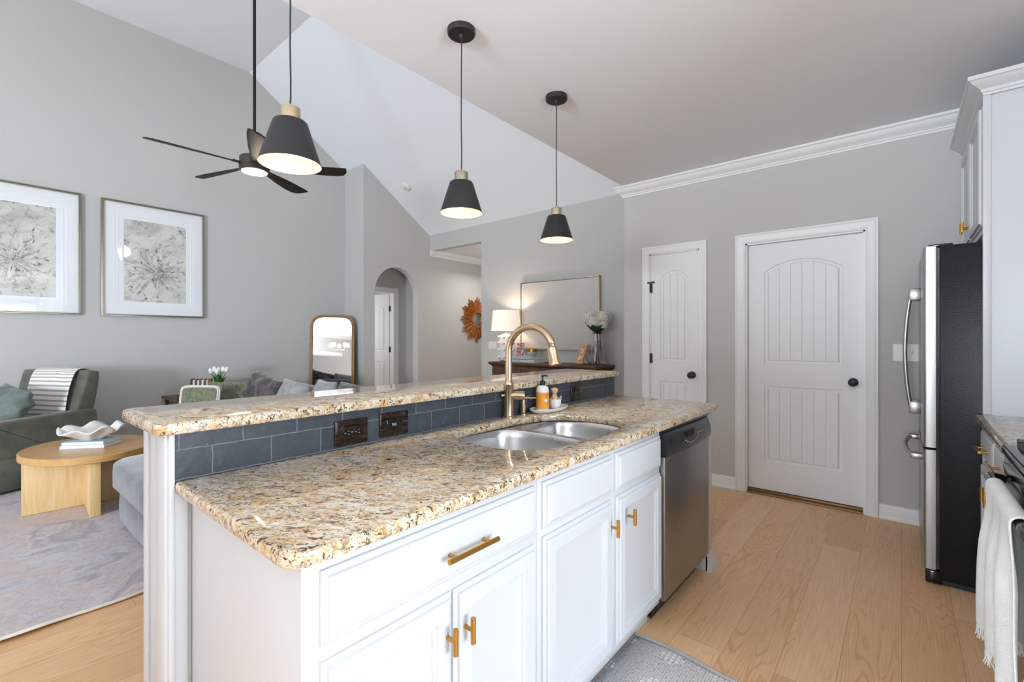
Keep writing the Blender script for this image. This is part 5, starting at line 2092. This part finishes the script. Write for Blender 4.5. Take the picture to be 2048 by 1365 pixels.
FM = 3.68
dl = fdoor(FP + .028, FM - .002, .705, 1.745).build('door', M['steel'], fr)
dr_ = fdoor(FM + .002, 4.133, .705, 1.745).build('door', M['steel'], fr)
df = fdoor(FP + .028, 4.133, .075, .692).build('freezer_drawer', M['steel'], fr)
for par, y in ((dl, FM - .045), (dr_, FM + .045)):
    mb = MB()
    pts, rad = [], []
    for k in range(21):
        u = k / 20
        pts.append((.046 - .030 * math.sin(PI * u) ** .8, y, .845 + .70 * u))
        rad.append(.011)
    mb.tube(pts, rad, 12)
    for z in (.86, 1.53):
        mb.box(.034, y - .013, z - .035, .090, y + .013, z + .035, .006)
    mb.build('handle', M['steel'], par)
mb = MB()
pts = [(.050 - .034 * math.sin(PI * k / 20) ** .8, FP + .13 + .66 * k / 20, .635) for k in range(21)]
mb.tube(pts, .0115, 12)
for y in (FP + .14, FP + .78):
    mb.box(.036, y - .03, .62, .090, y + .03, .65, .006)
mb.build('handle', M['steel'], df)
mb = MB()
mb.box(.095, FP + .028, .004, .16, FP + .075, .070, .008)
mb.lathe([(.001, 0), (.016, 0), (.016, .03), (.001, .03)], (.13, FP + .035, .018), 20, (0, 1, 0))
mb.build('front_foot', M['blackgloss'], fr)
MB().box(.095, 4.07, .004, .16, 4.12, .070, .008).build('front_foot', M['blackgloss'], fr)
MB().box(.16, FP + .05, .0, .86, 4.10, .031).build('base_grille', M['black'], fr)
mb = MB()
mb.lathe([(.0001, 0), (.011, 0), (.012, .001), (.0001, .002)], (.0845, 3.42, 1.655), 24, (-1, 0, 0))
mb.build('maker_badge', M['nickel'], dl)
MB().box(.108, FP + .045, 1.745, .200, FP + .11, 1.757, .003).build('hinge_cover', M['blackgloss'], fr)

# right-hand base cabinets, counter
BF = .312
RY0 = 2.272
bc = thing('base_cabinet', 'white base cabinet between the range and the refrigerator', 'cabinet', (.6, 2.73, 0))
MB().box(BF, RY0, .098, XR - .001, FP - .001, CT - .0305, .001).build('body', M['cab'], bc)
MB().box(BF + .06, RY0, 0, XR - .001, FP - .001, .0985).build('plinth', M['cab'], bc)
ym = 2.765
for i, (y0, y1) in enumerate(((RY0 + .02, ym - .012), (ym + .012, FP - .03))):
    mb = MB()
    rect_panel(mb, (BF, y1, .700), (0, -1, 0), (0, 0, 1), (-1, 0, 0), y1 - y0, .140, DRAWER_PROF)
    d = mb.build('drawer', M['cab'], bc, angle=22)
    mb = MB()
    pull(mb, (BF - .019, (y0 + y1) / 2, .765), (0, 1, 0), .165, (-1, 0, 0), posts=(.16, .84))
    mb.build('handle', M['brass'], d)
    mb = MB()
    rect_panel(mb, (BF, y1, .125), (0, -1, 0), (0, 0, 1), (-1, 0, 0), y1 - y0, .552, DOOR_PROF)
    d = mb.build('door', M['cab'], bc, angle=22)
    mb = MB()
    pull(mb, (BF - .019, y1 - .035 if i == 0 else y0 + .035, .600), (0, 0, 1), .060, (-1, 0, 0), posts=(.5,))
    mb.build('handle', M['brass'], d)
mb = MB()
slab(mb, fillet([(.272, RY0 + .003), (XR - .001, RY0 + .003), (XR - .001, FP - .008), (.272, FP - .008)], [.006, .002, .002, .02]), [], CT - .03, CT, .008)
tag(mb.build('side_countertop', M['granite2'], angle=40), 'taupe granite countertop between the range and the refrigerator panel', 'countertop')

# range
ra = thing('range', 'black and stainless range with cooktop at right edge', 'range', (.6, 1.885, 0))
ry0, ry1 = 1.506, RY0 - .003
MB().box(.300, ry0, .02, XR - .001, ry1, .885, .003).build('body', M['black'], ra)
MB().box(.268, ry0 + .002, .20, .302, ry1 - .002, .805, .006).build('oven_door', M['dwsteel'], ra)
MB().box(.270, ry0 + .002, .03, .302, ry1 - .002, .188, .006).build('warming_drawer', M['dwsteel'], ra)
mb = MB()
prof = [(.300, .812), (.266, .814), (.262, .84), (.268, .872), (.300, .885)]
mb.loops([[(x, y, z) for x, z in prof] for y in (ry0 + .002, ry1 - .002)])
mb.build('control_panel', M['blackgloss'], ra)
mb = MB()
slab(mb, fillet([(.258, ry0), (XR - .001, ry0), (XR - .001, ry1), (.258, ry1)], .015), [], .886, .912, .006)
mb.build('cooktop', M['blackgloss'], ra)
mb = MB()
for yy in (1.56, 1.70, 1.84, 1.98, 2.12, 2.22):
    mb.box(.29, yy, .925, .86, yy + .014, .939, .003)
for xx in (.29, .56, .83):
    mb.box(xx, 1.56, .912, xx + .014, 2.234, .932, .003)
mb.build('grate', M['black'], ra)
mb = MB()
HX, HZ = .225, .810
mb.tube([(.268, ry1 - .03, HZ - .012), (.245, ry1 - .028, HZ - .006), (.232, ry1 - .036, HZ - .002), (HX, ry1 - .06, HZ)] + [(HX, ry1 - .08 - k * .06, HZ) for k in range(0, 10)] + [(HX, ry0 + .06, HZ), (.232, ry0 + .036, HZ - .002), (.268, ry0 + .03, HZ - .012)], .0125, 14)
mb.build('handle', M['blackgloss'], ra)

# towel over the range handle
tw = thing('dish_towel', 'white fringed dish towel hanging over the range handle', 'towel', (HX, 2.02, HZ))
mb = MB()
tyc, tw0, tw1 = 1.88, 2.085, 1.66
prof = []
for k in range(0, 17):
    z = HZ - .44 + k * .0275
    prof.append((-.020 - .006 * (1 - k / 16), z))
for k in range(1, 8):
    a = PI - PI * k / 8
    prof.append((.020 * math.cos(a), HZ + .020 * math.sin(a)))
for k in range(0, 15):
    prof.append((.022, HZ - k * .0275))
rows = []
for i, (dx, z) in enumerate(prof):
    row = []
    lowf = max(0, (HZ - z) / .45)
    for j in range(33):
        u = j / 32
        gather = 1.0 + .32 * lowf
        y = tyc + (u - .5) * (tw0 - tw1) * gather
        fold = .020 * lowf ** .6 * math.sin(u * PI * 6.2 + .8 + (2.2 if dx > 0 else 0)) + .006 * math.sin(u * 21 + z * 9)
        row.append((HX + dx + (fold if dx < 0 else -fold * .4 + .004) * min(1, lowf * 3), y, z + .010 * math.sin(u * 5) * lowf))
    rows.append(row)
mb.faces_uv(rows)
mb.build('cloth', M['towel'], tw, solid=.006, subd=1, angle=180)
rr = random.Random(9)
for e, row in ((0, rows[0]), (1, rows[-1])):
    mb = MB()
    for j in range(0, 130):
        u = j / 129 * 32
        a_ = int(min(31, u))
        p = Vector(row[a_]).lerp(Vector(row[a_ + 1]), u - a_)
        L_ = rr.uniform(.026, .040)
        mb.tube([p + Vector((0, 0, .004)), p + Vector((rr.uniform(-.003, .003), rr.uniform(-.003, .003), -L_ * .5)), p + Vector((rr.uniform(-.006, .006), rr.uniform(-.005, .005), -L_))], .0011, 4)
    mb.build('fringe', M['towel'], tw)

# kitchen runner
mb = MB()
nx, ny = 24, 60
rows = []
ex0, ex1, ey0, ey1 = -.868, -.09, .45, 1.845
for i in range(nx + 1):
    row = []
    for j in range(ny + 1):
        u, v = i / nx, j / ny
        x = ex0 + (ex1 - ex0) * u
        y = ey0 + (ey1 - ey0) * v
        if v > .9:
            y += (v - .9) / .1 * (.012 * math.sin(u * 9) - .02 * u)
        row.append((x, y, .0065))
    rows.append(row)
mb.faces_uv(rows)
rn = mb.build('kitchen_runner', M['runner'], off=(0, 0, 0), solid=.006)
tag(rn, 'grey woven runner rug with cream tufted diamonds in front of the sink', 'rug')
mb = MB()
mb.tube([(r_[ny][0], r_[ny][1] + .004, .0075) for r_ in rows], [.0075] * (nx + 1), 8)
mb.build('binding', M['runneredge'], rn)

# ------------------------------------------------------------------ nook chandelier (in the floor mirror)
hx, hy, hz = .45, -4.0, 2.05
chn = thing('chandelier', 'small brass chandelier with pale shades, seen only in the floor mirror', 'chandelier', (hx, hy, ZK))
MB().lathe([(.001, 0), (.06, 0), (.055, -.02), (.001, -.025)], (hx, hy, ZK), 24).build('canopy', M['palebrass'], chn)
MB().cyl((hx, hy, hz), (hx, hy, ZK - .02), .006).build('rod', M['palebrass'], chn)
for i in range(5):
    a = 2 * PI * i / 5 + .4
    U = Vector((math.cos(a), math.sin(a), 0))
    c_ = Vector((hx, hy, hz))
    ao = MB().tube([c_, c_ + U * .12 + Vector((0, 0, -.05)), c_ + U * .25 + Vector((0, 0, -.04)), c_ + U * .30 + Vector((0, 0, .02)), c_ + U * .30 + Vector((0, 0, .08))], .006, 8).build('arm', M['palebrass'], chn)
    MB().lathe([(.065, .08), (.045, .21)], c_ + U * .30, 24, caps=False).build('shade', M['lampshade'], ao, solid=.002, off=OFF[chn.name])
